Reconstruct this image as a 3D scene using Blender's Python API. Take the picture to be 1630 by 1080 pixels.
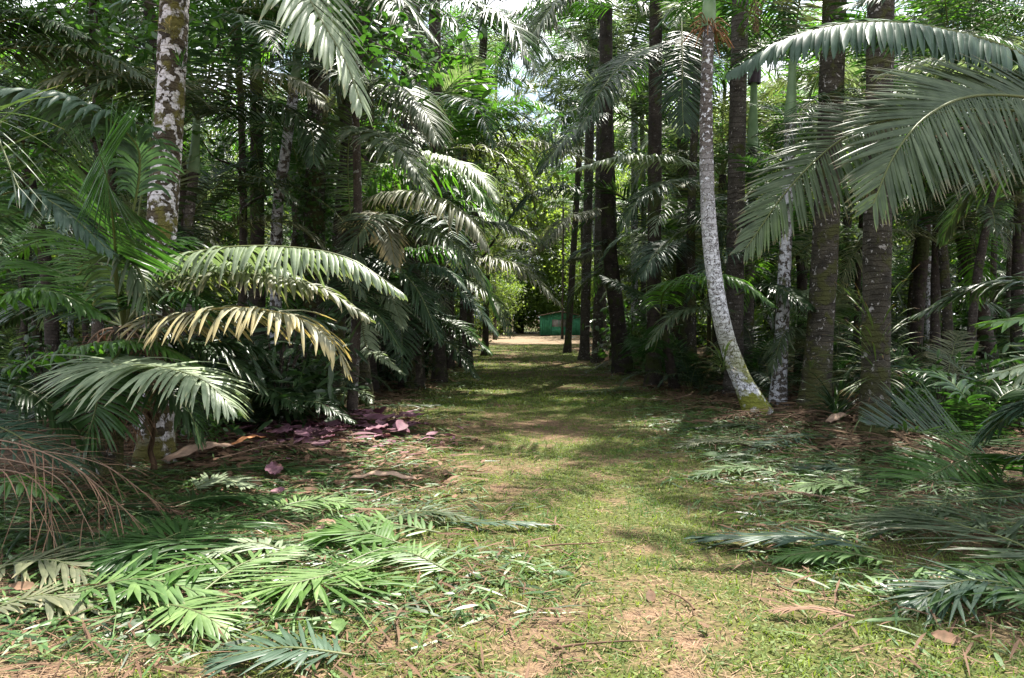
import bpy, math, random
import numpy as np
from mathutils import Vector, Euler, Matrix

random.seed(7)
R = math.radians
C = bpy.context.scene.collection
scene = bpy.context.scene
for o in list(bpy.data.objects):
    bpy.data.objects.remove(o)

# ------------------------------------------------------------------ camera
F_PX = 1268.0; CX = 815.0; CY = 540.0; HOR = 505.0; CAM_H = 1.6
PITCH = math.atan((CY - HOR) / F_PX)
cam_d = bpy.data.cameras.new('camera'); cam = bpy.data.objects.new('camera', cam_d); C.objects.link(cam)
cam_d.sensor_width = 36.0; cam_d.lens = 36.0 * F_PX / 1630.0
cam_d.clip_start = 0.05; cam_d.clip_end = 1500
cam.location = (0, 0, CAM_H); cam.rotation_euler = (R(90) - PITCH, 0, 0)
scene.camera = cam

# ------------------------------------------------------------------ world, sun, exposure
SUN_EL, SUN_AZ = 63.0, 24.0          # azimuth clockwise from the view direction (+Y)
w = bpy.data.worlds.new("World"); scene.world = w; w.use_nodes = True
nt = w.node_tree; nt.nodes.clear()
out = nt.nodes.new('ShaderNodeOutputWorld'); bg = nt.nodes.new('ShaderNodeBackground')
sky = nt.nodes.new('ShaderNodeTexSky'); sky.sky_type = 'NISHITA'; sky.sun_disc = False
sky.sun_elevation = R(SUN_EL); sky.sun_rotation = R(SUN_AZ); sky.dust_density = 1.5
tc = nt.nodes.new('ShaderNodeTexCoord'); cn = nt.nodes.new('ShaderNodeTexNoise')
cn.inputs['Scale'].default_value = 3.2; cn.inputs['Detail'].default_value = 7
cr = nt.nodes.new('ShaderNodeValToRGB'); cr.color_ramp.elements[0].position = 0.40; cr.color_ramp.elements[1].position = 0.56
mx = nt.nodes.new('ShaderNodeMix'); mx.data_type = 'RGBA'
nt.links.new(tc.outputs['Generated'], cn.inputs['Vector']); nt.links.new(cn.outputs['Fac'], cr.inputs['Fac'])
nt.links.new(cr.outputs['Color'], mx.inputs[0]); nt.links.new(sky.outputs['Color'], mx.inputs[6])
mx.inputs[7].default_value = (11.0, 11.3, 12.0, 1)
nt.links.new(mx.outputs[2], bg.inputs['Color']); bg.inputs['Strength'].default_value = 0.075
nt.links.new(bg.outputs[0], out.inputs[0])
sd = bpy.data.lights.new('sun', 'SUN'); sd.energy = 5.0; sd.angle = R(0.5); sd.color = (1.0, 0.95, 0.86)
so = bpy.data.objects.new('sun', sd); C.objects.link(so)
_s = Vector((math.sin(R(SUN_AZ)) * math.cos(R(SUN_EL)), math.cos(R(SUN_AZ)) * math.cos(R(SUN_EL)), math.sin(R(SUN_EL))))
so.rotation_euler = _s.to_track_quat('Z', 'Y').to_euler()
scene.view_settings.view_transform = 'Standard'; scene.view_settings.look = 'None'
scene.view_settings.exposure = 1.82; scene.view_settings.gamma = 1.0
scene.render.engine = 'CYCLES'
scene.cycles.max_bounces = 8; scene.cycles.transmission_bounces = 6; scene.cycles.diffuse_bounces = 4; scene.cycles.glossy_bounces = 3
scene.cycles.use_denoising = True

# ------------------------------------------------------------------ maths helpers
def W(px, py, d):
    """point seen at photo pixel (px, py) whose distance along +Y is d"""
    x = (px - CX) / F_PX; y = (CY - py) / F_PX
    c, s = math.cos(PITCH), math.sin(PITCH)
    v = np.array([x, c + y * s, -s + y * c])
    return np.array([0, 0, CAM_H]) + v * (d / v[1])
def gnd_d(py): return CAM_H * F_PX / max(py - HOR, 6)
_rs = np.random.RandomState(11)
_NG = _rs.rand(64, 64)
def vnoise(x, y):
    x = np.asarray(x, float); y = np.asarray(y, float)
    xi = np.floor(x).astype(int); yi = np.floor(y).astype(int); fx = x - xi; fy = y - yi
    fx = fx * fx * (3 - 2 * fx); fy = fy * fy * (3 - 2 * fy)
    g = lambda a, b: _NG[a % 64, b % 64]
    return (g(xi, yi) * (1 - fx) + g(xi + 1, yi) * fx) * (1 - fy) + (g(xi, yi + 1) * (1 - fx) + g(xi + 1, yi + 1) * fx) * fy
def fbm(x, y, s, o=4):
    v = 0; a = 0.5; t = 0
    for k in range(o):
        v = v + a * vnoise(x * s + 17.3 * k, y * s + 5.1 * k); t += a; a *= 0.5; s *= 2.1
    return v / t
def path_c(y): return 0.50 + 0.012 * np.maximum(np.asarray(y, float) - 14, 0)
def path_hw(y): return 2.1 - 0.1 * np.clip((np.asarray(y, float) - 8) / 10, 0, 1)
def height(x, y):
    x = np.asarray(x, float); y = np.asarray(y, float)
    off = np.clip((np.abs(x - path_c(y)) - 1.7) / 2.0, 0, 1)
    return (fbm(x, y, 0.35) - 0.5) * 0.10 + off * (0.03 + (fbm(x + 9, y, 1.1) - 0.45) * 0.16)
def greenness(x, y):
    """0 bare litter .. 1 grass"""
    d = np.abs(np.asarray(x) - path_c(y))
    g = 0.70 + (fbm(x, y, 0.5) - 0.5) * 1.1 + (fbm(x + 3, y + 8, 2.6) - 0.5) * 0.9 + (fbm(x + 13, y + 5, 8.0, 2) - 0.5) * 0.9
    g = g - np.clip((d - 1.9) / 1.2, 0, 1) * 0.55
    g = g - 0.22 * np.exp(-((np.asarray(x) - 1.2) ** 2) / 1.2 - ((np.asarray(y) - 5.0) ** 2) / 2.5)
    return np.clip(g, 0, 1)

def mesh_np(name, V, Fc, col=None, smooth=True):
    """V (n,3), Fc (m,4) quads or (m,3) tris, or list of both"""
    me = bpy.data.meshes.new(name)
    Fs = Fc if isinstance(Fc, list) else [Fc]
    Fs = [f for f in Fs if len(f)]
    loops = np.concatenate([f.ravel() for f in Fs]).astype(np.int32)
    tot = np.concatenate([np.full(len(f), f.shape[1]) for f in Fs]).astype(np.int32)
    st = np.concatenate([[0], np.cumsum(tot)[:-1]]).astype(np.int32)
    me.vertices.add(len(V)); me.vertices.foreach_set('co', np.asarray(V, np.float32).ravel())
    me.loops.add(len(loops)); me.loops.foreach_set('vertex_index', loops)
    me.polygons.add(len(tot)); me.polygons.foreach_set('loop_start', st); me.polygons.foreach_set('loop_total', tot)
    if smooth: me.polygons.foreach_set('use_smooth', np.ones(len(tot), bool))
    me.update(calc_edges=True)
    if col is not None:
        a = me.attributes.new('tint', 'FLOAT_COLOR', 'POINT')
        a.data.foreach_set('color', np.asarray(col, np.float32).ravel())
    return me
class Acc:
    def __init__(s): s.V = []; s.F4 = []; s.F3 = []; s.C = []; s.n = 0
    def add(s, V, F, col):
        V = np.asarray(V, float)
        (s.F4 if F.shape[1] == 4 else s.F3).append(F + s.n)
        s.V.append(V)
        col = np.asarray(col, float)
        if col.ndim == 1: col = np.tile(col, (len(V), 1))
        s.C.append(col); s.n += len(V)
    def mesh(s, name, smooth=True):
        f = []
        if s.F4: f.append(np.concatenate(s.F4))
        if s.F3: f.append(np.concatenate(s.F3))
        return mesh_np(name, np.concatenate(s.V), f, np.concatenate(s.C), smooth)
def nrm(v): return v / np.maximum(np.linalg.norm(v, axis=-1, keepdims=True), 1e-9)
def spline(P, n):
    P = np.asarray(P, float)
    if len(P) == 2: return P[0] + (P[1] - P[0]) * np.linspace(0, 1, n)[:, None]
    Q = np.vstack([2 * P[0] - P[1], P, 2 * P[-1] - P[-2]]); out = []
    k = len(P) - 1
    for t in np.linspace(0, k - 1e-6, n * 3):
        i = int(t); f = t - i; a, b, c, d = Q[i], Q[i + 1], Q[i + 2], Q[i + 3]
        out.append(0.5 * (2 * b + (c - a) * f + (2 * a - 5 * b + 4 * c - d) * f * f + (3 * b - a - 3 * c + d) * f ** 3))
    out = np.array(out); L = np.concatenate([[0], np.cumsum(np.linalg.norm(np.diff(out, axis=0), axis=1))])
    s = np.linspace(0, L[-1], n)
    return np.stack([np.interp(s, L, out[:, i]) for i in range(3)], 1)
def tube(acc, P, rad, sides, col, cap=False):
    P = np.asarray(P, float); n = len(P); rad = np.broadcast_to(rad, (n,))
    T = nrm(np.gradient(P, axis=0)); ref = np.array([0.13, 0.99, 0.05]) if abs(T[0][2]) > 0.6 else np.array([0.05, 0.03, 1.0])
    A = nrm(np.cross(T, ref)); B = np.cross(T, A)
    th = np.linspace(0, 2 * math.pi, sides, endpoint=False)
    V = P[:, None] + rad[:, None, None] * (np.cos(th)[None, :, None] * A[:, None] + np.sin(th)[None, :, None] * B[:, None])
    i = np.arange(n - 1)[:, None] * sides; j = np.arange(sides)[None]; j2 = (j + 1) % sides
    F = np.stack([i + j, i + j2, i + sides + j2, i + sides + j], -1).reshape(-1, 4)
    acc.add(V.reshape(-1, 3), F, col)

# ------------------------------------------------------------------ palm frond
def leaflets(acc, base, d0, length, width, wdir, hang, rs, ks=5, fold=0.22, rnd=None, s=None, dark=0.0):
    """base (m,3), d0 (m,3) unit, length (m,), wdir (m,3)"""
    m = len(base); t = np.linspace(0, 1, ks)
    if ks == 5: wp = np.array([0.35, 0.95, 1.0, 0.68, 0.04])
    elif ks == 4: wp = np.array([0.4, 1.0, 0.8, 0.05])
    else: wp = np.clip(np.sin(np.pi * (0.1 + 0.9 * t)) ** 0.55, 0.04, 1); wp[0] = 0.4
    p = base.copy(); seg = length[:, None] / (ks - 1)
    down = np.array([0, 0, -1.0]); rows = []; d = d0
    for k in range(ks):
        d = nrm(d0 + down * (np.asarray(hang).reshape(-1, 1) * (t[k] ** 1.1)))
        wd = nrm(wdir - d * np.sum(wdir * d, 1, keepdims=True)); nn = np.cross(d, wd)
        nn = nn * np.where(nn[:, 2:3] < 0, -1, 1)
        ww = (np.asarray(width).reshape(-1, 1) * wp[k] * 0.5)
        rows.append(np.stack([p - wd * ww - nn * ww * fold, p + nn * ww * fold, p + wd * ww - nn * ww * fold], 1))
        p = p + d * seg
    V = np.stack(rows, 1)                       # m, ks, 3, 3
    idx = np.arange(m)[:, None, None] * (ks * 3) + np.arange(ks - 1)[None, :, None] * 3 + np.arange(2)[None, None, :]
    F = np.stack([idx, idx + 1, idx + 4, idx + 3], -1).reshape(-1, 4)
    if rnd is None: rnd = rs.rand(m)
    if s is None: s = np.zeros(m)
    col = np.zeros((m, ks, 3, 4)); col[..., 0] = rnd[:, None, None]; col[..., 1] = t[None, :, None]; col[..., 2] = s[:, None, None]; col[..., 3] = 1
    acc.add(V.reshape(-1, 3), F, col.reshape(-1, 4))

def frond_mesh(name, pts, pairs=46, L=0.62, width=0.042, hang=0.7, vee=0.15, a0=88, a1=32, petiole=0.14, ks=5,
               seed=0, up=(0, 0, 1), rr=0.016, torn=0.05, jitter=0.12, flat=None, plumose=0.0, tipshort=0.42, a0b=None, a1b=None, bej=1.0):
    rs = np.random.RandomState(seed + 1000)
    P = spline(pts, 40); T = nrm(np.gradient(P, axis=0)); up = np.asarray(up, float)
    U = nrm(up - T * (T @ up)[:, None])
    # keep the frame turning smoothly
    for i in range(1, len(U)):
        if U[i] @ U[i - 1] < 0: U[i] = -U[i]
    S = np.cross(T, U)
    acc = Acc()
    tube(acc, P, rr * np.linspace(1, 0.18, 40) ** 0.8, 5, (0.5, 0.3, 0.5, 0))
    tot = np.sum(np.linalg.norm(np.diff(P, axis=0), axis=1))
    for sg in (-1, 1):
        u = np.linspace(0, 1, pairs) + rs.randn(pairs) * 0.15 / pairs
        u = np.clip(u, 0, 1)
        keep = rs.rand(pairs) > torn
        u = u[keep]; m = len(u)
        s = petiole + (1 - petiole) * u
        f = s * 39; i = np.minimum(f.astype(int), 38); fr = (f - i)[:, None]
        lerp = lambda A: A[i] * (1 - fr) + A[i + 1] * fr
        b, t_, u_, s_ = lerp(P), nrm(lerp(T)), nrm(lerp(U)), nrm(lerp(S))
        A0, A1 = (a0b, a1b if a1b is not None else a1) if (sg > 0 and a0b is not None) else (a0, a1)
        al = np.radians(A0 + (A1 - A0) * u ** 1.3 + rs.randn(m) * 100 * jitter * 0.35)
        be = vee + rs.randn(m) * jitter * bej + plumose * rs.randn(m)
        lat = sg * s_ * np.cos(be)[:, None] + u_ * np.sin(be)[:, None]
        d0 = nrm(t_ * np.cos(al)[:, None] + lat * np.sin(al)[:, None])
        prof = np.clip(np.sin(np.pi * (0.16 + 0.70 * u)) ** 0.75, 0, 1) * (1 - (1 - tipshort) * u ** 4)
        ln = L * prof * (1 + rs.randn(m) * 0.07)
        short = rs.rand(m) < torn; ln[short] *= rs.uniform(0.4, 0.8, short.sum())
        h = hang * (1 + rs.randn(m) * 0.25)
        leaflets(acc, b, d0, ln, width * (0.6 + 0.4 * prof) * (1 + rs.randn(m) * 0.12), t_, h, rs, ks=ks, s=u)
    # tuft closing the tip
    return acc.mesh(name)

def arch(L, e0, e1, n=7, pw=1.3, side=0.0):
    """rachis curve from the origin towards +X: elevation e0 at the base to e1 at the tip"""
    p = np.zeros(3); P = [p]
    for k in range(n):
        e = R(e0 + (e1 - e0) * ((k + 0.5) / n) ** pw); a = side * (k / n)
        p = p + L / n * np.array([math.cos(e) * math.cos(a), math.cos(e) * math.sin(a), math.sin(e)]); P.append(p)
    return np.array(P)

# ------------------------------------------------------------------ materials
def newmat(name):
    m = bpy.data.materials.new(name); m.use_nodes = True; nt = m.node_tree; nt.nodes.clear()
    o = nt.nodes.new('ShaderNodeOutputMaterial'); return m, nt, o
def N(nt, t, **k):
    n = nt.nodes.new(t)
    for a, b in k.items(): setattr(n, a, b)
    return n
def mixc(nt, fac, a, b, blend='MIX'):
    n = N(nt, 'ShaderNodeMix', data_type='RGBA', blend_type=blend)
    for i, v in ((0, fac), (6, a), (7, b)):
        if isinstance(v, (int, float)): n.inputs[i].default_value = v
        elif isinstance(v, tuple): n.inputs[i].default_value = (*v[:3], 1)
        else: nt.links.new(v, n.inputs[i])
    return n.outputs[2]
def ramp(nt, fac, p0, p1):
    n = N(nt, 'ShaderNodeMapRange'); n.inputs[1].default_value = p0; n.inputs[2].default_value = p1
    nt.links.new(fac, n.inputs[0]); return n.outputs[0]
def noise(nt, scale, detail=3, vec=None, rough=0.5, dist=0.0):
    n = N(nt, 'ShaderNodeTexNoise'); n.inputs['Scale'].default_value = scale; n.inputs['Detail'].default_value = detail
    n.inputs['Roughness'].default_value = rough; n.inputs['Distortion'].default_value = dist
    if vec is not None: nt.links.new(vec, n.inputs['Vector'])
    return n.outputs['Fac']
def leaf_mat(name, dark, light, tip=None, tipstart=0.8, trans=0.24, tcol=None, rough=0.38, spec=0.5, rachis=(0.12, 0.14, 0.05), patch=None, sheen=0.0):
    m, nt, o = newmat(name)
    at = N(nt, 'ShaderNodeAttribute', attribute_name='tint'); sp = N(nt, 'ShaderNodeSeparateColor'); nt.links.new(at.outputs['Color'], sp.inputs[0])
    oi = N(nt, 'ShaderNodeObjectInfo')
    ad = N(nt, 'ShaderNodeMath', operation='MULTIPLY_ADD'); nt.links.new(oi.outputs['Random'], ad.inputs[0]); ad.inputs[1].default_value = 0.5
    sc = N(nt, 'ShaderNodeMath', operation='MULTIPLY'); nt.links.new(sp.outputs[0], sc.inputs[0]); sc.inputs[1].default_value = 0.5
    nt.links.new(sc.outputs[0], ad.inputs[2])
    col = mixc(nt, ad.outputs[0], dark, light)
    tcd = N(nt, 'ShaderNodeTexCoord')
    nz = noise(nt, 9.0, 3, tcd.outputs['Object'])
    col = mixc(nt, ramp(nt, nz, 0.35, 0.7), col, mixc(nt, 1.0, col, (0.55, 0.6, 0.55), 'MULTIPLY'))
    if patch:
        pz = noise(nt, 2.2, 2, tcd.outputs['Object'])
        col = mixc(nt, ramp(nt, pz, 0.52, 0.62), col, patch)
    if tip:
        jt = N(nt, 'ShaderNodeMath', operation='MULTIPLY_ADD'); nt.links.new(nz, jt.inputs[0]); jt.inputs[1].default_value = 0.35
        nt.links.new(sp.outputs[1], jt.inputs[2])
        col = mixc(nt, ramp(nt, jt.outputs[0], tipstart + 0.1, tipstart + 0.28), col, tip)
    inv = N(nt, 'ShaderNodeMath', operation='SUBTRACT'); inv.inputs[0].default_value = 1.0; nt.links.new(at.outputs['Alpha'], inv.inputs[1])
    col = mixc(nt, inv.outputs[0], col, rachis)
    pb = N(nt, 'ShaderNodeBsdfPrincipled'); nt.links.new(col, pb.inputs['Base Color'])
    pb.inputs['Roughness'].default_value = rough; pb.inputs['Specular IOR Level'].default_value = spec
    if sheen: pb.inputs['Sheen Weight'].default_value = sheen; pb.inputs['Sheen Roughness'].default_value = 0.4
    tr = N(nt, 'ShaderNodeBsdfTranslucent')
    tcl = mixc(nt, 1.0, col, tcol or (1.5, 1.9, 0.75), 'MULTIPLY'); nt.links.new(tcl, tr.inputs[0])
    ms = N(nt, 'ShaderNodeMixShader'); ms.inputs[0].default_value = trans
    nt.links.new(pb.outputs[0], ms.inputs[1]); nt.links.new(tr.outputs[0], ms.inputs[2]); nt.links.new(ms.outputs[0], o.inputs[0])
    return m
TAN = (0.30, 0.22, 0.12)
M = {}
M['dark'] = leaf_mat('leaf_dark_green', (0.014, 0.034, 0.012), (0.042, 0.075, 0.028), tip=(0.12, 0.11, 0.06), tipstart=0.95, spec=0.35, rough=0.36)
M['mid'] = leaf_mat('leaf_mid_green', (0.022, 0.060, 0.015), (0.06, 0.125, 0.032), trans=0.38, spec=0.4, rough=0.36)
M['bright'] = leaf_mat('leaf_fresh_lit_green', (0.05, 0.125, 0.022), (0.125, 0.225, 0.055), trans=0.45, tcol=(1.6, 2.0, 0.6), rough=0.4)
M['grey'] = leaf_mat('leaf_grey_green', (0.036, 0.056, 0.028), (0.10, 0.132, 0.070), tip=(0.18, 0.15, 0.09), tipstart=0.9, trans=0.26, rough=0.42, spec=0.25)
M['blue'] = leaf_mat('leaf_blue_green', (0.032, 0.062, 0.040), (0.085, 0.135, 0.088), trans=0.26, rough=0.42, spec=0.25)
M['pale'] = leaf_mat('leaf_pale_sheen_green', (0.16, 0.21, 0.12), (0.32, 0.37, 0.24), tip=(0.34, 0.30, 0.16), tipstart=0.95, trans=0.3, tcol=(1.3, 1.5, 0.8), rough=0.42)  # whitish sheen and sunlight on arching fronds are put into this colour
M['yellow'] = leaf_mat('leaf_yellowing', (0.17, 0.17, 0.10), (0.34, 0.31, 0.20), tip=(0.42, 0.35, 0.17), tipstart=0.6, trans=0.3, tcol=(1.3, 1.2, 0.7), rough=0.55, rachis=(0.25, 0.2, 0.06))
M['olive'] = leaf_mat('leaf_olive_drying', (0.08, 0.095, 0.045), (0.19, 0.19, 0.11), tip=(0.30, 0.25, 0.15), tipstart=0.85, trans=0.3, rough=0.5)
M['dead'] = leaf_mat('leaf_dead_brown', (0.08, 0.045, 0.026), (0.26, 0.15, 0.095), trans=0.12, tcol=(1, 0.9, 0.8), rough=0.75, spec=0.2, rachis=(0.2, 0.13, 0.09))
M['purple'] = leaf_mat('leaf_purple', (0.13, 0.05, 0.075), (0.32, 0.155, 0.20), trans=0.12, tcol=(1.2, 0.7, 0.9), rough=0.65, spec=0.25, patch=(0.10, 0.045, 0.03))
M['broad'] = leaf_mat('broad_leaf_green', (0.03, 0.075, 0.018), (0.085, 0.16, 0.04), trans=0.4, spec=0.6, rough=0.33)
M['sunny'] = leaf_mat('broad_leaf_sunlit_yellow_green', (0.11, 0.19, 0.045), (0.28, 0.34, 0.10), trans=0.5, tcol=(1.5, 1.6, 0.6), rough=0.5)  # yellow green raised so far crowns look sunlit by colour
M['grass'] = leaf_mat('grass_blades', (0.055, 0.10, 0.02), (0.24, 0.29, 0.075), trans=0.35, tcol=(1.5, 1.6, 0.6), rough=0.6, spec=0.25, patch=(0.06, 0.12, 0.025))
M['straw'] = leaf_mat('dry_straw', (0.10, 0.055, 0.035), (0.42, 0.28, 0.18), trans=0.1, tcol=(1, 1, 1), rough=0.8, spec=0.15)
M['cut'] = leaf_mat('cut_leaf_green', (0.05, 0.115, 0.028), (0.22, 0.32, 0.11), tip=(0.3, 0.28, 0.14), tipstart=0.95, trans=0.3, rough=0.45)
M['epi'] = leaf_mat('bromeliad_leaf', (0.06, 0.10, 0.03), (0.16, 0.19, 0.06), tip=(0.25, 0.14, 0.05), tipstart=0.8, trans=0.3, rough=0.45)
M['fibre'] = leaf_mat('dead_fibre', (0.05, 0.03, 0.018), (0.15, 0.095, 0.06), trans=0.05, tcol=(1, 1, 1), rough=0.85, spec=0.1)
M['flower'] = leaf_mat('orange_flower_stalk', (0.16, 0.06, 0.02), (0.34, 0.15, 0.05), trans=0.1, tcol=(1, 1, 1), rough=0.7, rachis=(0.3, 0.12, 0.04))

def trunk_mat(name, bark0, bark1, lichen, lich_amt, moss, moss_amt, ring=26.0, ringd=0.5, lscale=9.0, mossbase=0.0, lz=None):
    m, nt, o = newmat(name)
    tcd = N(nt, 'ShaderNodeTexCoord'); ob = tcd.outputs['Object']
    sx = N(nt, 'ShaderNodeSeparateXYZ'); nt.links.new(ob, sx.inputs[0])
    oi = N(nt, 'ShaderNodeObjectInfo')
    va = N(nt, 'ShaderNodeVectorMath', operation='ADD'); nt.links.new(ob, va.inputs[0])
    cmb = N(nt, 'ShaderNodeCombineXYZ'); mu = N(nt, 'ShaderNodeMath', operation='MULTIPLY'); nt.links.new(oi.outputs['Random'], mu.inputs[0]); mu.inputs[1].default_value = 37
    nt.links.new(mu.outputs[0], cmb.inputs[0]); nt.links.new(mu.outputs[0], cmb.inputs[2]); nt.links.new(cmb.outputs[0], va.inputs[1])
    v = va.outputs[0]
    n1 = noise(nt, 6, 5, v); n2 = noise(nt, lscale, 4, v, 0.6, 0.4); n3 = noise(nt, 3.1, 5, v, 0.65); n4 = noise(nt, 45, 3, v)
    # ring scars
    rz = N(nt, 'ShaderNodeMath', operation='MULTIPLY_ADD'); nt.links.new(n1, rz.inputs[0]); rz.inputs[1].default_value = 0.09; nt.links.new(sx.outputs[2], rz.inputs[2])
    rm = N(nt, 'ShaderNodeMath', operation='MULTIPLY'); nt.links.new(rz.outputs[0], rm.inputs[0]); rm.inputs[1].default_value = ring / 2.0
    fr = N(nt, 'ShaderNodeMath', operation='FRACT'); nt.links.new(rm.outputs[0], fr.inputs[0])
    rr = ramp(nt, fr.outputs[0], 0.16, 0.0)
    col = mixc(nt, ramp(nt, n1, 0.3, 0.7), bark0, bark1)
    col = mixc(nt, ramp(nt, n4, 0.35, 0.75), col, mixc(nt, 1.0, col, (0.4, 0.38, 0.36), 'MULTIPLY'))
    mm = N(nt, 'ShaderNodeMath', operation='MULTIPLY'); nt.links.new(rr, mm.inputs[0]); mm.inputs[1].default_value = ringd
    col = mixc(nt, mm.outputs[0], col, (0.03, 0.022, 0.016))
    t = 0.5 + (0.5 - lich_amt) * 0.5
    lf = ramp(nt, n2, t, t + 0.025)
    lcol = mixc(nt, ramp(nt, n4, 0.4, 0.7), lichen, tuple(c * 0.6 for c in lichen))
    if lz:   # paler bark below a height along the stem
        zz = N(nt, 'ShaderNodeMath', operation='MULTIPLY_ADD'); nt.links.new(n3, zz.inputs[0]); zz.inputs[1].default_value = 1.6; nt.links.new(sx.outputs[2], zz.inputs[2])
        inz = ramp(nt, zz.outputs[0], lz[1] + 0.8, lz[0] + 0.8)
        cr_ = N(nt, 'ShaderNodeMath', operation='MULTIPLY'); nt.links.new(inz, cr_.inputs[0]); nt.links.new(ramp(nt, n2, 0.535, 0.505), cr_.inputs[1])
        mxm = N(nt, 'ShaderNodeMath', operation='MAXIMUM'); nt.links.new(lf, mxm.inputs[0]); nt.links.new(cr_.outputs[0], mxm.inputs[1]); lf = mxm.outputs[0]
    col = mixc(nt, lf, col, lcol)
    mt = 0.5 + (0.5 - moss_amt) * 0.45
    mf = ramp(nt, n3, mt, mt + 0.07)
    if mossbase:
        bz = ramp(nt, sx.outputs[2], mossbase, mossbase * 0.3)
        sx2 = N(nt, 'ShaderNodeMath', operation='MULTIPLY'); nt.links.new(bz, sx2.inputs[0]); nt.links.new(ramp(nt, n3, 0.40, 0.50), sx2.inputs[1])
        mx2 = N(nt, 'ShaderNodeMath', operation='MAXIMUM'); nt.links.new(mf, mx2.inputs[0]); nt.links.new(sx2.outputs[0], mx2.inputs[1]); mf = mx2.outputs[0]
    mcol = mixc(nt, n4, tuple(c * 0.6 for c in moss), tuple(min(1, c * 1.5) for c in moss))
    col = mixc(nt, mf, col, mcol)
    pb = N(nt, 'ShaderNodeBsdfPrincipled'); nt.links.new(col, pb.inputs['Base Color']); pb.inputs['Roughness'].default_value = 0.85
    pb.inputs['Specular IOR Level'].default_value = 0.2
    h = N(nt, 'ShaderNodeMath', operation='ADD'); nt.links.new(n4, h.inputs[0]); nt.links.new(mf, h.inputs[1])
    h2 = N(nt, 'ShaderNodeMath', operation='SUBTRACT'); nt.links.new(h.outputs[0], h2.inputs[0]); nt.links.new(rr, h2.inputs[1])
    h3 = N(nt, 'ShaderNodeMath', operation='ADD'); nt.links.new(h2.outputs[0], h3.inputs[0]); nt.links.new(lf, h3.inputs[1])
    bp = N(nt, 'ShaderNodeBump'); bp.inputs['Strength'].default_value = 0.8; bp.inputs['Distance'].default_value = 0.015
    nt.links.new(h3.outputs[0], bp.inputs['Height']); nt.links.new(bp.outputs[0], pb.inputs['Normal']); nt.links.new(pb.outputs[0], o.inputs[0])
    return m
LICH = (0.55, 0.52, 0.53)
T = {}
T['lichen'] = trunk_mat('bark_white_lichen_patches', (0.035, 0.028, 0.02), (0.10, 0.08, 0.05), LICH, 0.50, (0.10, 0.09, 0.025), 0.40, lscale=10, mossbase=0.7)
T['white'] = trunk_mat('bark_whitened', (0.10, 0.085, 0.075), (0.22, 0.19, 0.17), (0.82, 0.82, 0.85), 0.38, (0.19, 0.20, 0.035), 0.26, ring=22, lscale=15, mossbase=1.7, lz=(2.2, 4.4))
T['white2'] = trunk_mat('bark_whitened_stained', (0.07, 0.06, 0.05), (0.16, 0.14, 0.12), (0.48, 0.48, 0.50), 0.55, (0.05, 0.06, 0.02), 0.30, ring=22, lscale=11)
T['mossy'] = trunk_mat('bark_dark_mossy', (0.026, 0.023, 0.017), (0.075, 0.066, 0.048), (0.32, 0.30, 0.28), 0.28, (0.045, 0.047, 0.015), 0.48, lscale=13, mossbase=1.1, ringd=0.2)
T['brown'] = trunk_mat('bark_ringed_brown', (0.055, 0.048, 0.040), (0.125, 0.11, 0.095), (0.36, 0.33, 0.31), 0.26, (0.05, 0.055, 0.015), 0.3, ring=20, ringd=0.8, lscale=14)
T['dark'] = trunk_mat('bark_dark', (0.03, 0.024, 0.02), (0.075, 0.06, 0.05), (0.22, 0.21, 0.2), 0.2, (0.04, 0.05, 0.015), 0.45, lscale=12)
T['wood'] = trunk_mat('bark_limb', (0.045, 0.036, 0.028), (0.10, 0.08, 0.065), (0.3, 0.3, 0.28), 0.3, (0.04, 0.05, 0.015), 0.35, ring=3, ringd=0.0)
def simple_mat(name, c0, c1, scale=8, rough=0.6, spec=0.4, bump=0.0, metal=0):
    m, nt, o = newmat(name); tcd = N(nt, 'ShaderNodeTexCoord'); n1 = noise(nt, scale, 4, tcd.outputs['Object'])
    pb = N(nt, 'ShaderNodeBsdfPrincipled'); nt.links.new(mixc(nt, ramp(nt, n1, 0.3, 0.7), c0, c1), pb.inputs['Base Color'])
    pb.inputs['Roughness'].default_value = rough; pb.inputs['Specular IOR Level'].default_value = spec; pb.inputs['Metallic'].default_value = metal
    if bump:
        bp = N(nt, 'ShaderNodeBump'); bp.inputs['Strength'].default_value = bump; bp.inputs['Distance'].default_value = 0.02
        nt.links.new(n1, bp.inputs['Height']); nt.links.new(bp.outputs[0], pb.inputs['Normal'])
    nt.links.new(pb.outputs[0], o.inputs[0]); return m
M['shaft'] = simple_mat('crownshaft_green', (0.09, 0.16, 0.06), (0.17, 0.25, 0.12), 5, 0.45)
M['shaft_purple'] = simple_mat('crownshaft_purple', (0.025, 0.012, 0.02), (0.05, 0.025, 0.04), 5, 0.45)
M['husk'] = simple_mat('dry_husk', (0.16, 0.10, 0.07), (0.36, 0.25, 0.18), 6, 0.8, 0.2, 0.4)
M['orange'] = simple_mat('orange_husk', (0.35, 0.13, 0.05), (0.55, 0.24, 0.10), 6, 0.7, 0.3)

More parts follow.
